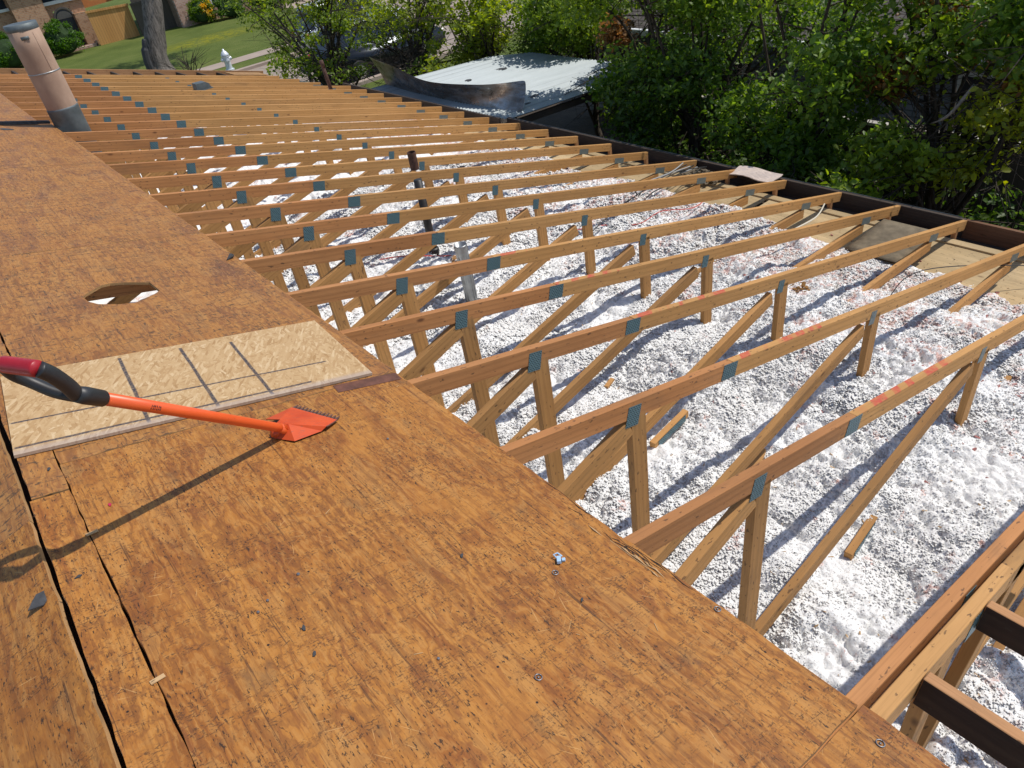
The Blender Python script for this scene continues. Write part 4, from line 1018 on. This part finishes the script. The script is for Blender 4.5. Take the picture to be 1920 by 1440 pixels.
# bent flashing sheet
base = [(6.12, 12.70, -1.70), (6.06, 11.6, -1.70), (6.03, 10.6, -1.70), (6.06, 9.6, -1.70), (6.14, 8.62, -1.69)]
top = [(6.12, 13.15, -1.17), (5.92, 12.0, -1.19), (5.84, 10.7, -1.31), (6.06, 9.55, -1.31), (6.44, 8.80, -1.27)]
bs, ts = smooth_pts(base, 6), smooth_pts(top, 6)
b = B(); grid = []
for i, (p, q_) in enumerate(zip(bs, ts)):
    col_ = []
    for j in range(7):
        f = j/6; v = p.lerp(q_, f); v = v + Vector((.05*math.sin(f*math.pi)*(1 if i > 12 else .6), 0, 0)); v.x += .012*math.sin(i*.7+j*.5); col_.append(v)
    grid.append(col_)
vv = [[b.bm.verts.new(v) for v in c_] for c_ in grid]
for i in range(len(vv)-1):
    for j in range(6): b.bm.faces.new((vv[i][j], vv[i+1][j], vv[i+1][j+1], vv[i][j+1]))
o = b.build('flashing_sheet', M['flash'], smooth=True, org=(6.0, 10.6, -1.65)); md = o.modifiers.new('t', 'SOLIDIFY'); md.thickness = .002; md2 = o.modifiers.new('s', 'SUBSURF'); md2.levels = 1; md2.render_levels = 2
tag(o, 'long bent sheet of shiny metal flashing standing on the patio roof edge', 'metal flashing')
for i, (x, y, s_, lab) in enumerate(((8.0, 11.4, .14, 'largest dark shingle scrap on the patio roof'), (7.1, 11.3, .09, 'dark shingle scrap in the middle of the patio roof'), (6.9, 9.2, .10, 'dark shingle scrap near the low corner of the patio roof'), (6.55, 8.95, .05, 'small shingle scrap at the corner of the patio roof'))):
    b = B(); pts = [Vector((s_*math.cos(a)*random.uniform(.7, 1.2), s_*.7*math.sin(a)*random.uniform(.7, 1.2), 0)) for a in np.linspace(0, 5.4, 6)]
    b.prism(pts, (0, 0, .006)); o = b.build('shingle_scrap', M['felt']); o.location = (x, y, -1.66-(x-5.76)*.048+.018); o.rotation_euler = (0, .048, random.uniform(0, 3)); tag(o, lab, 'shingle scrap', 'shingle scraps on the patio roof')

# ------------------------------------------------------------------ foliage
def leaf_cloud(name, blobs, parent, org, size=.042, mat='leaf', seed=1, droop=.5):
    """blobs: (centre, radius3, count, colour, jitter) -> one mesh of folded leaves in small sprays"""
    rg = np.random.default_rng(seed); P = []; Cc = []
    for c, r, n, colr in blobs:
        ns = max(1, n//9); d = rg.normal(size=(ns, 3)); d /= np.linalg.norm(d, axis=1)[:, None]; rr = rg.random(ns)**.42
        cen = np.array(c) + d*rr[:, None]*np.array(r); k = 9
        pts = cen[:, None, :] + rg.normal(size=(ns, k, 3))*np.array([size*1.7, size*1.7, size*1.2])
        t = rg.uniform(.75, 1.3, (ns, 1, 1))*np.ones((ns, k, 1)); P.append(pts.reshape(-1, 3)); Cc.append((np.array(colr)[None, None, :]*t).reshape(-1, 3))
    P = np.concatenate(P); Cc = np.concatenate(Cc); n = len(P)
    nrm = rg.normal(size=(n, 3)); nrm[:, 2] = abs(nrm[:, 2])*1.0+.35; nrm /= np.linalg.norm(nrm, axis=1)[:, None]
    a = rg.normal(size=(n, 3)); a[:, 2] -= droop; a -= nrm*(a*nrm).sum(1)[:, None]; a /= np.linalg.norm(a, axis=1)[:, None]; b = np.cross(nrm, a)
    s_ = size*rg.uniform(.55, 1.25, (n, 1))
    v = np.stack([P - a*s_, P - a*s_*.35 + b*s_*.62 + nrm*s_*.16, P + a*s_*.35 + b*s_*.5 + nrm*s_*.14, P + a*s_*1.1 - nrm*s_*.12, P + a*s_*.35 - b*s_*.5 + nrm*s_*.14, P - a*s_*.35 - b*s_*.62 + nrm*s_*.16], 1).reshape(-1, 3) - np.array(org)
    i = np.arange(n)[:, None]*6; f = np.concatenate([i+np.array([[0, 1, 2, 3]]), i+np.array([[0, 3, 4, 5]])], 0)
    me = np_mesh(name, v, f, 4)
    at = me.color_attributes.new('tint', 'FLOAT_COLOR', 'POINT'); cc = np.ones((n, 6, 4), dtype=np.float32); cc[:, :, :3] = Cc[:, None, :]; at.data.foreach_set('color', cc.ravel())
    return link(name, me, M[mat], parent, loc=Vector(org)-parent.location if parent else org)
def limbs(base, targets, r0, seed, b, fork=.45):
    rg = random.Random(seed); base = Vector(base); cz = sum(t[2] for t in targets)/len(targets); cx = Vector((sum(t[0] for t in targets)/len(targets), sum(t[1] for t in targets)/len(targets), 0))
    top = Vector((base.x*.4+cx.x*.6, base.y*.4+cx.y*.6, base.z + (cz-base.z)*.75))
    trunk = smooth_pts([base, base.lerp(top, .33)+Vector((rg.uniform(-.1, .1), rg.uniform(-.1, .1), 0)), base.lerp(top, .7)+Vector((rg.uniform(-.12, .12), rg.uniform(-.12, .12), 0)), top], 4)
    b.tube(trunk, [r0*(1-.6*i/(len(trunk)-1)) for i in range(len(trunk))], 9)
    for t in targets:
        t = Vector(t); f = rg.uniform(.3, .95); s = trunk[int(f*(len(trunk)-1))]
        mid = s.lerp(t, .5) + Vector((rg.uniform(-.2, .2), rg.uniform(-.2, .2), rg.uniform(0, .35)))
        pts = smooth_pts([s, mid, t], 5); b.tube(pts, [r0*.38*(1-.8*i/(len(pts)-1))+.004 for i in range(len(pts))], 6)
        for q in range(7):
            k = rg.randint(3, len(pts)-1); e = pts[k] + Vector((rg.gauss(0, .45), rg.gauss(0, .45), rg.gauss(.0, .35))); m = pts[k].lerp(e, .5)+Vector((rg.uniform(-.08, .08), rg.uniform(-.08, .08), rg.uniform(-.05, .1)))
            b.tube([pts[k], m, e], [.012, .008, .003], 5)
            for z in range(3):
                e2 = m.lerp(e, rg.random()) + Vector((rg.gauss(0, .22), rg.gauss(0, .22), rg.gauss(0, .18))); b.tube([m, e2], [.005, .002], 4)
def tree(label, base, blobs, r0=.12, size=.04, seed=1, cat='tree', group=None, barkm='bark', density=1.0, name='leafy_tree'):
    t = empty(name, base, label, cat, group)
    b = B(); limbs(base, [c for c, r, n, co_ in blobs if n > 300 or True], r0, seed, b)
    b.build('trunk', M[barkm], t, org=base, smooth=True)
    leaf_cloud('crown', [(c, r, int(n*density), co_) for c, r, n, co_ in blobs], t, base, size, seed=seed)
    return t
G1, G2, G3, G4, BR = (.14, .205, .022), (.10, .17, .022), (.20, .24, .022), (.065, .12, .016), (.17, .095, .03)
rgm = random.Random(5)
# tree row along the fence on the right
def rowtree(label, bx, by, cells, seed):
    bl = []
    rg = random.Random(seed)
    for (x, y, z, r, n, c) in cells:
        for q in range(3):
            bl.append(((x+rg.gauss(0, r*.45), y+rg.gauss(0, r*.5), z+rg.gauss(0, r*.45)), (r*rg.uniform(.55, .9), r*rg.uniform(.55, .9), r*rg.uniform(.4, .65)), n//3, c))
    bl = [q for q in bl if q[0][2] < .75]
    return tree(label, (bx, by, GZ), bl, .085, .043, seed, density=1.1, group='trees along the right fence')
rowtree('leafy green tree at the right border, with brown seed clusters and yellow green tips', 8.1, 3.0,
        [(7.6, 2.6, -.3, .9, 3300, G2), (7.9, 3.4, .3, 1.0, 2400, G1), (7.7, 3.9, -1.3, .8, 2600, G2), (7.0, 3.3, -1.75, .55, 1500, G1), (7.3, 2.5, -1.5, .55, 1500, G3), (7.6, 1.9, .1, .8, 2200, G3), (7.9, 3.3, -.9, .5, 1500, BR), (7.5, 2.2, -1.0, .35, 700, BR), (7.2, 1.7, -.9, .5, 900, G3), (8.2, 3.8, -2.6, .8, 2000, G4), (8.2, 2.9, 1.2, 1.1, 2200, G1)], 21)
rowtree('dense dark green tree second from the right border along the fence', 8.0, 4.9,
        [(7.7, 4.6, -.4, .9, 3300, G2), (7.9, 5.3, .4, 1.0, 2500, G1), (7.5, 4.9, -1.5, .8, 2600, G2), (7.4, 5.2, -2.3, .8, 2400, G4), (6.9, 4.3, -2.2, .5, 1400, G2), (8.1, 4.6, -3.0, .8, 2000, G4), (8.2, 4.9, 1.3, 1.1, 2000, G1), (7.9, 4.3, .3, .4, 800, BR)], 22)
rowtree('dark green tree in the middle of the fence row, behind the torn paper', 8.1, 6.9,
        [(7.8, 6.4, -.3, .9, 3200, G2), (8.0, 7.2, .4, 1.0, 2400, G1), (7.6, 6.7, -1.4, .9, 2600, G4), (7.3, 6.9, -2.4, .8, 2300, G4), (8.1, 6.4, -3.0, .8, 1800, G4), (8.3, 6.9, 1.3, 1.1, 1900, G1)], 23)
rowtree('green tree whose twigs overhang the low corner of the patio roof', 8.9, 8.3,
        [(8.3, 8.2, -.5, .8, 2600, G1), (9.5, 8.7, -.5, .8, 2300, G1), (8.2, 7.8, -1.5, .6, 1500, G2), (8.3, 8.3, .5, .9, 2000, G3), (8.5, 8.6, -1.0, .35, 900, BR), (8.2, 7.6, -2.7, .7, 1600, G4), (8.9, 9.2, .9, 1.0, 1700, G1)], 24)
rowtree('bright green tree directly behind the patio roof', 10.2, 10.9,
        [(9.9, 10.3, -1.2, .8, 2800, G1), (10.0, 11.4, -1.2, .9, 2800, G1), (10.1, 12.5, -1.3, .9, 2600, G2), (10.2, 11.0, -.3, .9, 2400, G3), (10.3, 10.0, -2.3, .9, 2200, G2), (10.2, 12.0, -2.5, .9, 2200, G2), (10.6, 13.2, -1.6, .9, 2200, G1)], 25)
rowtree('tall green tree beyond the fence near the neighbour, top centre right', 10.4, 8.0,
        [(10.2, 8.6, -1.3, .9, 2400, G1), (10.3, 7.4, -1.4, .9, 2300, G2), (10.3, 8.0, -.2, 1.0, 2200, G1), (10.5, 6.3, -1.3, .9, 2200, G2), (10.5, 9.0, -2.6, .9, 1900, G4)], 26)
# lighter tree over the driveway corner
Y1, Y2 = (.175, .225, .022), (.12, .175, .02)
def lt(label, base, cells, seed, r0=.1):
    bl = []; rg = random.Random(seed)
    for (x, y, z, r, n, c) in cells:
        for q in range(4): bl.append(((x+rg.gauss(0, r*.55), y+rg.gauss(0, r*.55), z+rg.gauss(0, r*.4)), (r*.6, r*.6, r*.33), n//4, c))
    return tree(label, base, bl, r0, .045, seed, density=.8, group='yellow green trees by the street')
lt('open yellow green tree left of the parked cars, over the far gable', (7.6, 17.6, GZ),
   [(7.3, 20.6, -1.5, .9, 1500, Y2), (7.4, 18.9, -1.1, .9, 1700, Y1), (7.0, 17.2, -1.75, .6, 900, Y2), (8.2, 18.2, -.8, 1.0, 1700, Y1), (8.0, 17.0, -.9, .8, 1300, Y2), (7.0, 19.6, -.7, .9, 1300, Y2), (7.3, 16.3, -2.0, .4, 350, Y2), (8.0, 19.8, -.2, 1.1, 1600, Y1)], 31, .11)
lt('yellow green many stemmed tree in front of the dark car', (8.4, 15.6, GZ),
   [(8.7, 16.6, -1.0, .8, 1300, Y1), (8.0, 15.9, -1.5, .6, 600, Y2), (8.6, 15.0, -1.1, .8, 1300, Y1), (7.8, 14.6, -2.0, .5, 650, Y2), (9.2, 15.9, -.5, .9, 1600, Y1), (8.5, 14.3, -1.9, .6, 900, Y1), (9.0, 14.6, -.4, .8, 1200, Y1)], 32, .09)
lt('yellow green tree left of the patio roof, right of the parked cars', (9.6, 14.0, GZ),
   [(9.3, 14.2, -1.2, .8, 1900, Y1), (9.5, 13.4, -1.2, .8, 1900, Y1), (9.9, 14.8, -.9, .9, 1900, Y2), (9.4, 14.0, -2.2, .8, 1500, Y2), (10.2, 13.7, -.4, .9, 1700, Y1), (9.0, 13.5, -2.5, .6, 1000, Y2)], 33, .09)
# undergrowth at the fence foot
ug = empty('undergrowth', (8.0, 5.5, GZ), 'tangle of dark green undergrowth along the foot of the right fence', 'undergrowth'); 
leaf_cloud('foliage', [((rgm.uniform(7.2, 8.7), y, GZ+rgm.uniform(.2, 1.2)), (.6, .5, .5), 420, G4) for y in np.arange(2.2, 9.5, .28)], ug, (8, 5.5, GZ), .045, seed=41)
ug['kind'] = 'stuff'
# pale dead branches in the right trees
for i, (p, lab) in enumerate(((((7.9, 4.0, -1.0), (7.6, 4.1, -1.3), (7.35, 4.3, -1.75)), 'pale bent dead branch in the right trees, upper one'), (((7.3, 3.6, -2.0), (7.15, 3.75, -2.2), (7.0, 3.9, -2.55)), 'pale broken dead branch low in the right trees'), (((7.2, 2.6, -.9), (7.0, 2.7, -1.15), (7.1, 2.9, -1.3)), 'short pale twig near the right border'))):
    b = B(); b.tube(smooth_pts(p, 4), [.02]*3+[.016]*3+[.008]*3, 7); tag(b.build('dead_branch', M['bark_dead'], smooth=True, org=p[0]), lab, 'dead branch', 'dead branches in the right trees')

# ------------------------------------------------------------------ right fence, neighbour's house
fe = empty('board_fence', (9.05, 2, GZ), 'dark board fence with a pale top rail behind the right trees', 'fence')
b = B()
for i in range(130):
    y = -6 + i*.145
    if y > 8.3: break
    b.box((9.0, y, GZ), (9.02, y+.138, GZ+1.95+random.uniform(-.01, .01)))
o = b.build('board_panel', M['fence_old'], fe, org=fe.location)
b = B(); b.box((8.955, -6, GZ+1.97), (9.06, 8.3, GZ+2.01), .003); b.build('top_rail', plain('pale_weathered_rail', (.42, .38, .33), .8, 0, .2, 6), fe, org=fe.location)
for y in np.arange(-6, 8.3, 2.4):
    b = B(); b.box((9.022, y, GZ), (9.11, y+.09, GZ+1.96)); b.build('post', M['fence_old'], fe, org=fe.location)
nh = empty('neighbour_house', (16, 3, GZ), 'grey brick neighbour house with a brown shingled roof behind the right trees', 'house')
b = B(); b.box((12.3, -12, GZ), (12.45, 13.5, -1.95)); b.build('wall', M['brick_grey'], nh, org=nh.location)
b = B(); b.box((12.45, 13.35, GZ), (22, 13.5, -1.95)); b.build('wall', M['brick_red'], nh, org=nh.location)
b = B(); b.prism([(11.7, -12.4, -1.98), (17.5, -12.4, .35), (17.5, -12.4, .45), (11.7, -12.4, -1.88)], (0, 26.2, 0)); b.build('roof', M['shingle'], nh, org=nh.location)
b = B(); b.prism([(17.5, -12.4, .35), (23.5, -12.4, -1.98), (23.5, -12.4, -1.88), (17.5, -12.4, .45)], (0, 26.2, 0)); b.build('roof', M['shingle'], nh, org=nh.location)
b = B(); b.box((11.6, -12.4, -2.0), (11.70, 13.8, -1.87), .01); b.build('gutter', M['white_trim'], nh, org=nh.location)
for yy in (3.4, 8.8):
    b = B(); b.box((12.22, yy, -3.3), (12.30, yy+1.3, -2.3)); wf = b.build('window', M['white_trim'], nh, org=nh.location)
    b = B(); b.box((12.205, yy+.07, -3.23), (12.22, yy+1.23, -2.37)); g = b.build('pane', M['glass_dark'], None, org=(12.2, yy, -3)); g.parent = wf; g.location = Vector((12.2, yy, -3)) - nh.location - wf.location

# ------------------------------------------------------------------ across the street
dt = empty('shade_tree', (7.85, 36.0, GZ), 'thick grey tree with a dark hollow on its left side, on the far lawn', 'tree')
b = B(); tr = smooth_pts([(7.86, 36.0, GZ-.1), (7.90, 36.0, GZ+.5), (8.15, 36.0, GZ+1.3), (8.62, 36.0, GZ+2.6), (9.1, 36.2, GZ+4.2), (10.0, 36.4, GZ+7.0)], 5)
rs = [.72, .62, .55, .50, .46, .44, .43, .425, .42, .42]+[.41]*6+[.40]*5+[.40, .38, .36, .33, .30]
rs = (rs+[.3]*40)[:len(tr)]
b.tube(tr, rs, 22)
for v in b.bm.verts:
    a = math.atan2(v.co.y-36, v.co.x-8.0); v.co += Vector((math.cos(a), math.sin(a), 0))*(.035*math.sin(a*7+v.co.z)+.05*mnoise.noise(v.co*2.2))*(1 if v.co.z < GZ+1.5 else .5)
b.build('trunk', M['bark_big'], dt, org=dt.location, smooth=True)
b = B(); b.tube(smooth_pts([(7.42, 35.7, GZ+.1), (7.40, 35.6, GZ+.7), (7.50, 35.55, GZ+1.2), (7.62, 35.55, GZ+1.5)], 4), [.16]*4+[.15]*4+[.09]*4+[.05], 9); b.build('burl', M['felt'], dt, org=dt.location)
bl = []
for i in range(22):
    a = rgm.uniform(0, 6.28); r = rgm.uniform(.5, 3.6); bl.append(((9.3+r*math.cos(a), 36.5+r*math.sin(a), GZ+rgm.uniform(6.3, 9)), (1.3, 1.3, .8), 420, G1))
b = B(); limbs((9.0, 36.3, GZ+5.6), [c for c, _, _, _ in bl], .3, 3, b); b.build('limbs', M['bark_big'], dt, org=dt.location, smooth=True)
leaf_cloud('crown', bl, dt, (9.2, 36.5, GZ+6), .09, seed=51)
sb_ = empty('bare_shrub', (8.15, 32.6, GZ), 'small leafless shrub between the big trunk and the hydrant', 'shrub')
b = B(); rg = random.Random(4)
for i in range(14):
    e = Vector((8.15+rg.gauss(0, .55), 32.6+rg.gauss(0, .4), GZ+rg.uniform(.6, 1.25))); s = Vector((8.15+rg.gauss(0, .06), 32.6, GZ)); m = s.lerp(e, .5)+Vector((rg.gauss(0, .08), 0, .1)); b.tube([s, m, e], [.022, .014, .005], 5)
    for q in range(3): b.tube([m, m.lerp(e, .6)+Vector((rg.gauss(0, .25), rg.gauss(0, .2), rg.uniform(-.05, .3)))], [.01, .004], 4)
b.build('stems', M['bark'], sb_, org=sb_.location)
hy = empty('fire_hydrant', (9.62, 32.2, GZ), 'silver white fire hydrant on the grass verge across the street', 'fire hydrant')
b = B(); b.lathe([(.19, 0), (.19, .05), (.13, .06), (.125, .30), (.13, .52), (.16, .53), (.16, .57), (.135, .58)], 24); b.build('barrel', M['hydrant'], hy, smooth=False)
b = B(); b.lathe([(.165, .575), (.165, .61), (.14, .66), (.09, .74), (.045, .77), (.04, .83), (.001, .84)], 20); b.build('bonnet', M['hydrant'], hy, smooth=True)
for ax in ((1, 0, 0), (-1, 0, 0), (0, -1, 0)):
    b = B(); b.lathe([(.06, .08), (.06, .16), (.085, .165), (.085, .20), (.03, .205), (.03, .235), (.001, .24)], 14, (0, 0, .44 if ax[1] == 0 else .40), ax); b.build('outlet_cap', M['hydrant'], hy)
mbx = empty('mailbox', (9.05, 23.0, GZ), 'small grey mailbox at the near kerb, just past the far roof corner', 'mailbox')
b = B(); b.box((-.05, -.05, 0), (.05, .05, .95)); b.build('post', M['old_brown'], mbx)
b = B(); pf = [(-.14, -.28, .95), (.14, -.28, .95), (.14, -.28, 1.1), (.09, -.28, 1.2), (-.09, -.28, 1.2), (-.14, -.28, 1.1)]; b.prism(pf, (0, .56, 0)); b.build('box', M['box_grey'], mbx)
b = B(); b.box((.145, -.1, 1.0), (.155, .05, 1.16)); b.build('flag', M['tail'], mbx)

# tan brick house (top left)
h1 = empty('brick_house', (5, 51, GZ), 'tan brick house front with an arched entry and dark windows, top left', 'house')
def h1p(b, n, m, par=h1):
    o = b.build(n, M[m] if isinstance(m, str) else m, None, org=(5, 51, GZ)); o.parent = par
    base = Vector((0, 0, 0)); q = par
    while q is not None: base += q.location; q = q.parent
    o.location = Vector((5, 51, GZ)) - base; return o
b = B(); b.box((-6, 51.3, GZ), (7.25, 51.6, -.2)); b.box((8.15, 51.3, GZ), (8.95, 51.6, -.2)); b.box((7.25, 51.3, -2.05), (8.15, 51.6, -.2)); h1p(b, 'wall', 'brick_tan')
b = B(); b.box((5.26, 50.7, GZ), (6.88, 51.29, -.2)); h1p(b, 'pier', 'brick_tan')
b = B(); b.box((8.16, 50.75, GZ), (8.82, 51.29, -2.35)); h1p(b, 'pier', 'brick_tan')
ap = [(7.25, 51.28, GZ+.02), (8.15, 51.28, GZ+.02), (8.15, 51.28, -2.45)] + [(7.7+.45*math.cos(a), 51.28, -2.45+.42*math.sin(a)) for a in np.linspace(0, math.pi, 14)[1:-1]] + [(7.25, 51.28, -2.45)]
b = B(); b.prism(ap, (0, .25, 0)); dr = h1p(b, 'door', 'door')
b = B(); arc = [(7.7+.5*math.cos(a), 51.26, -2.45+.47*math.sin(a)) for a in np.linspace(0, math.pi, 15)]; b.tube(arc, .05, 8); h1p(b, 'arch_trim', 'stucco')
lun = [(7.7+.42*math.cos(a), 51.24, -2.5+.38*math.sin(a)) for a in np.linspace(0, math.pi, 12)]
b = B(); b.prism(lun, (0, .03, 0)); h1p(b, 'lunette', 'stucco')
for x0, x1 in ((3.2, 5.22), (6.95, 9.3)):
    b = B(); b.box((x0, 51.16, -1.56 if x0 < 5 else -1.72), (x1, 51.285, -1.42 if x0 < 5 else -1.55)); wi = h1p(b, 'sill', 'white_trim')
    b = B(); b.box((x0+.05, 51.25, -1.42 if x0 < 5 else -1.55), (x1-.05, 51.29, -.25)); h1p(b, 'window', 'glass_dark')
b = B(); b.prism([(-7, 50.3, -.2), (-7, 56, 1.8), (-7, 56, 1.9), (-7, 50.3, -.08)], (16.4, 0, 0)); h1p(b, 'roof', 'shingle')
b = B(); b.box((7.05, 50.2, GZ), (8.6, 50.6, GZ+.16), .02); b.box((8.5, 50.2, GZ), (8.6, 50.6, GZ+.28)); bench = h1p(b, 'step', 'brick_red')
gt = empty('wooden_gate', (9.7, 50.0, GZ), 'bright stained cedar fence panel with a top rail beside the tan brick house', 'fence panel')
b = B(); b.prism([(8.66, 50, GZ), (10.95, 50, GZ), (10.95, 50, GZ+1.62), (8.66, 50, GZ+1.72)], (0, .04, 0)); b.build('board_panel', M['fence_new'], gt, org=gt.location)
b = B(); b.prism([(8.6, 49.93, GZ+1.70), (11.0, 49.93, GZ+1.60), (11.0, 49.93, GZ+1.72), (8.6, 49.93, GZ+1.82)], (0, .05, 0)); b.build('top_rail', M['fence_new'], gt, org=gt.location)
tp_ = B(); tp_.prism([(8.7, 52.5, GZ+1.75), (11.3, 52.5, GZ+1.85), (10.6, 52.5, GZ+1.95), (9.6, 52.5, GZ+2.1), (8.9, 52.5, GZ+2.7)], (0, .05, 0)); tag(tp_.build('shade_sail', M['orange_tarp'], org=(9.5, 52.5, GZ+2)), 'orange shade cloth hanging behind the cedar fence panel', 'shade sail')
df = empty('weathered_fence', (12.0, 49.4, GZ), 'dark weathered fence in shade between the two brick houses', 'fence')
b = B(); b.box((11.0, 49.5, GZ), (13.1, 49.54, GZ+1.65)); b.build('board_panel', M['fence_old'], df, org=df.location)
b = B(); b.box((10.95, 49.44, GZ+1.62), (13.1, 49.5, GZ+1.72)); b.build('top_rail', M['fence_old'], df, org=df.location)
for x in (11.0, 12.1): b = B(); b.box((x, 49.54, GZ), (x+.1, 49.64, GZ+1.7)); b.build('post', M['fence_old'], df, org=df.location)
h2 = empty('brick_house', (17, 49, GZ), 'pinkish red brick house with a white framed window behind the flowering bush', 'house')
b = B(); b.box((13.12, 48.4, GZ), (15.2, 48.7, .3)); b.box((15.2, 48.4, GZ), (16.0, 48.7, -3.45)); b.box((16.0, 48.4, GZ), (24, 48.7, .3)); b.box((15.2, 48.4, -1.6), (16.0, 48.7, .3)); b.build('wall', M['brick_red'], h2, org=h2.location)
b = B(); b.box((13.12, 48.7, GZ), (13.4, 58, .3)); b.build('wall', M['brick_own'], h2, org=h2.location)
b = B(); b.box((15.2, 48.42, -3.45), (16.0, 48.5, -1.6)); wf = b.build('window', M['white_trim'], h2, org=h2.location)
b = B(); b.box((15.29, 48.405, -3.36), (15.91, 48.419, -1.7)); g = b.build('pane', M['glass_dark'], None, org=(15.6, 48.4, -2.5)); g.parent = wf; g.location = Vector((15.6, 48.4, -2.5)) - Vector(h2.location) - wf.location
b = B(); b.prism([(12.6, 47.8, .2), (12.6, 54, 2.5), (12.6, 54, 2.6), (12.6, 47.8, .32)], (12, 0, 0)); b.build('roof', M['shingle'], h2, org=h2.location)
def bush(x, y, w, d, h, c, label, seed, flower=None, name='bush'):
    t = empty(name, (x, y, GZ), label, 'bush', 'bushes in front of the far houses')
    b = B(); bmesh.ops.create_icosphere(b.bm, subdivisions=3, radius=1)
    for v in b.bm.verts: v.co = Vector((v.co.x*w*.42, v.co.y*d*.42, h*.47+v.co.z*h*.43))*(1+.1*mnoise.noise(v.co*3))
    b.build('inner_mass', plain('bush_inner_green', (.02, .045, .008), .9, 0, .3, 5), t)
    rg = random.Random(seed); bl = []
    for i in range(40):
        a = rg.uniform(0, 6.28); ph = rg.uniform(-.9, 1.5); bl.append(((x+w*.45*math.cos(a)*math.cos(ph), y+d*.45*math.sin(a)*math.cos(ph), GZ+h*.48+h*.44*math.sin(ph)), (w*.12, d*.12, h*.12), 160, c))
    if flower:
        for i in range(9): bl.append(((x+w*rg.uniform(.0, .38), y-d*.42, GZ+h*rg.uniform(.25, .75)), (.15, .1, .12), 50, flower))
    leaf_cloud('foliage', bl, t, (x, y, GZ), .05, seed=seed); return t
bush(6.75, 49.4, 2.0, 1.5, 1.75, (.055, .13, .012), 'large dark green trimmed hedge by the arched entry of the tan house', 61, name='hedge')
bush(3.9, 49.5, 2.6, 1.6, 1.7, (.05, .12, .012), 'dark green hedge at the left border below the tan house window', 62, name='hedge')
bush(14.25, 47.7, 1.35, 1.2, 1.35, (.09, .16, .015), 'round bush with yellow flowers in front of the pink brick house', 63, (.55, .36, .02))
bush(15.8, 47.2, 1.7, 1.3, 1.15, (.07, .13, .02), 'darker green bush under the white framed window', 64)
bush(18.2, 47.0, 2.4, 1.3, 1.3, (.07, .13, .02), 'wide green bush right of the window, half hidden by the near tree', 65)

# ------------------------------------------------------------------ cars
def car(x, y, rz, paint, label, suv=1.0):
    t = empty('parked_car', (x, y, GZ), label, 'car', 'cars parked along the street', rz)
    H = 1.0*suv
    side = [(-2.35, .45), (-2.38, .75*H), (-2.2, .98*H), (-1.0, 1.02*H), (1.3, 1.02*H), (2.15, .88*H), (2.35, .6*H), (2.35, .38), (1.9, .28), (-2.0, .28)]
    b = B(); b.prism([(p[0], -.9, p[1]) for p in side], (0, 1.8, 0)); bmesh.ops.bevel(b.bm, geom=list(b.bm.edges), offset=.06, segments=2, affect='EDGES'); b.build('body', paint, t, smooth=True)
    cab = [(-2.15, .98*H), (-1.85, 1.5*H), (-1.5, 1.6*H), (.2, 1.6*H), (.55, 1.52*H), (1.35, 1.0*H)]
    b = B(); n = len(cab)
    L_ = [b.bm.verts.new((p[0], -(.84 if p[1] < 1.2*H else .68), p[1])) for p in cab]; R_ = [b.bm.verts.new((p[0], (.84 if p[1] < 1.2*H else .68), p[1])) for p in cab]
    b.bm.faces.new(L_); b.bm.faces.new(R_[::-1])
    for i in range(n): b.bm.faces.new((L_[i], L_[(i+1) % n], R_[(i+1) % n], R_[i]))
    b.build('glasshouse', M['glass_dark'], t)
    b = B(); b.box((-1.6, -.69, 1.585*H), (.3, .69, 1.64*H), .02); b.build('roof', paint, t)
    for px in (-1.95, -.75, .35):
        for s_ in (-1, 1):
            b = B(); b.tube([(px, s_*.855, 1.0*H), (px+(.2 if px < -1.5 else .05 if px < 0 else -.1), s_*.70, 1.6*H)], .04, 6); b.build('pillar', paint, t)
    for px in (-1.42, 1.45):
        for s_ in (-1, 1):
            b = B(); b.lathe([(.2, -.11), (.33, -.11), (.35, -.07), (.35, .07), (.33, .11), (.2, .11)], 24, (px, s_*.84, .35), (0, 1, 0)); wh = b.build('wheel', M['tyre'], t)
            b = B(); b.lathe([(.06, .0), (.06, .03)], 12, (px, s_*.93, .35), (0, s_, 0))
            for k in range(5):
                a = k*2*math.pi/5; b.obox((px+.11*math.cos(a), s_*.945, .35+.11*math.sin(a)), (.2, .02, .045), (0, -a, 0))
            b.lathe([(.19, -.02), (.215, -.02), (.215, .02), (.19, .02)], 20, (px, s_*.945, .35), (0, 1, 0))
            b.build('rim', M['rim'], wh)
    for s_ in (-1, 1):
        b = B(); b.obox((-2.36, s_*.72, .82*H), (.08, .28, .2), (0, 0, 0), .02); b.build('tail_light', M['tail'], t)
        b = B(); b.obox((2.28, s_*.68, .72*H), (.1, .3, .14), (0, 0, 0), .02); b.build('headlight', M['rim'], t)
        b = B(); b.obox((.75, s_*.98, 1.05*H), (.14, .2, .12), (0, 0, 0), .03); b.build('mirror', paint, t)
    return t
car(12.55, 24.4, 0, M['car_dark'], 'dark blue grey car parked at the near kerb behind the trees, its wheel showing', 1.1)
car(14.3, 29.6, 0, M['car_silver'], 'silver white car parked across the street behind the branches, red tail light showing', 1.15)
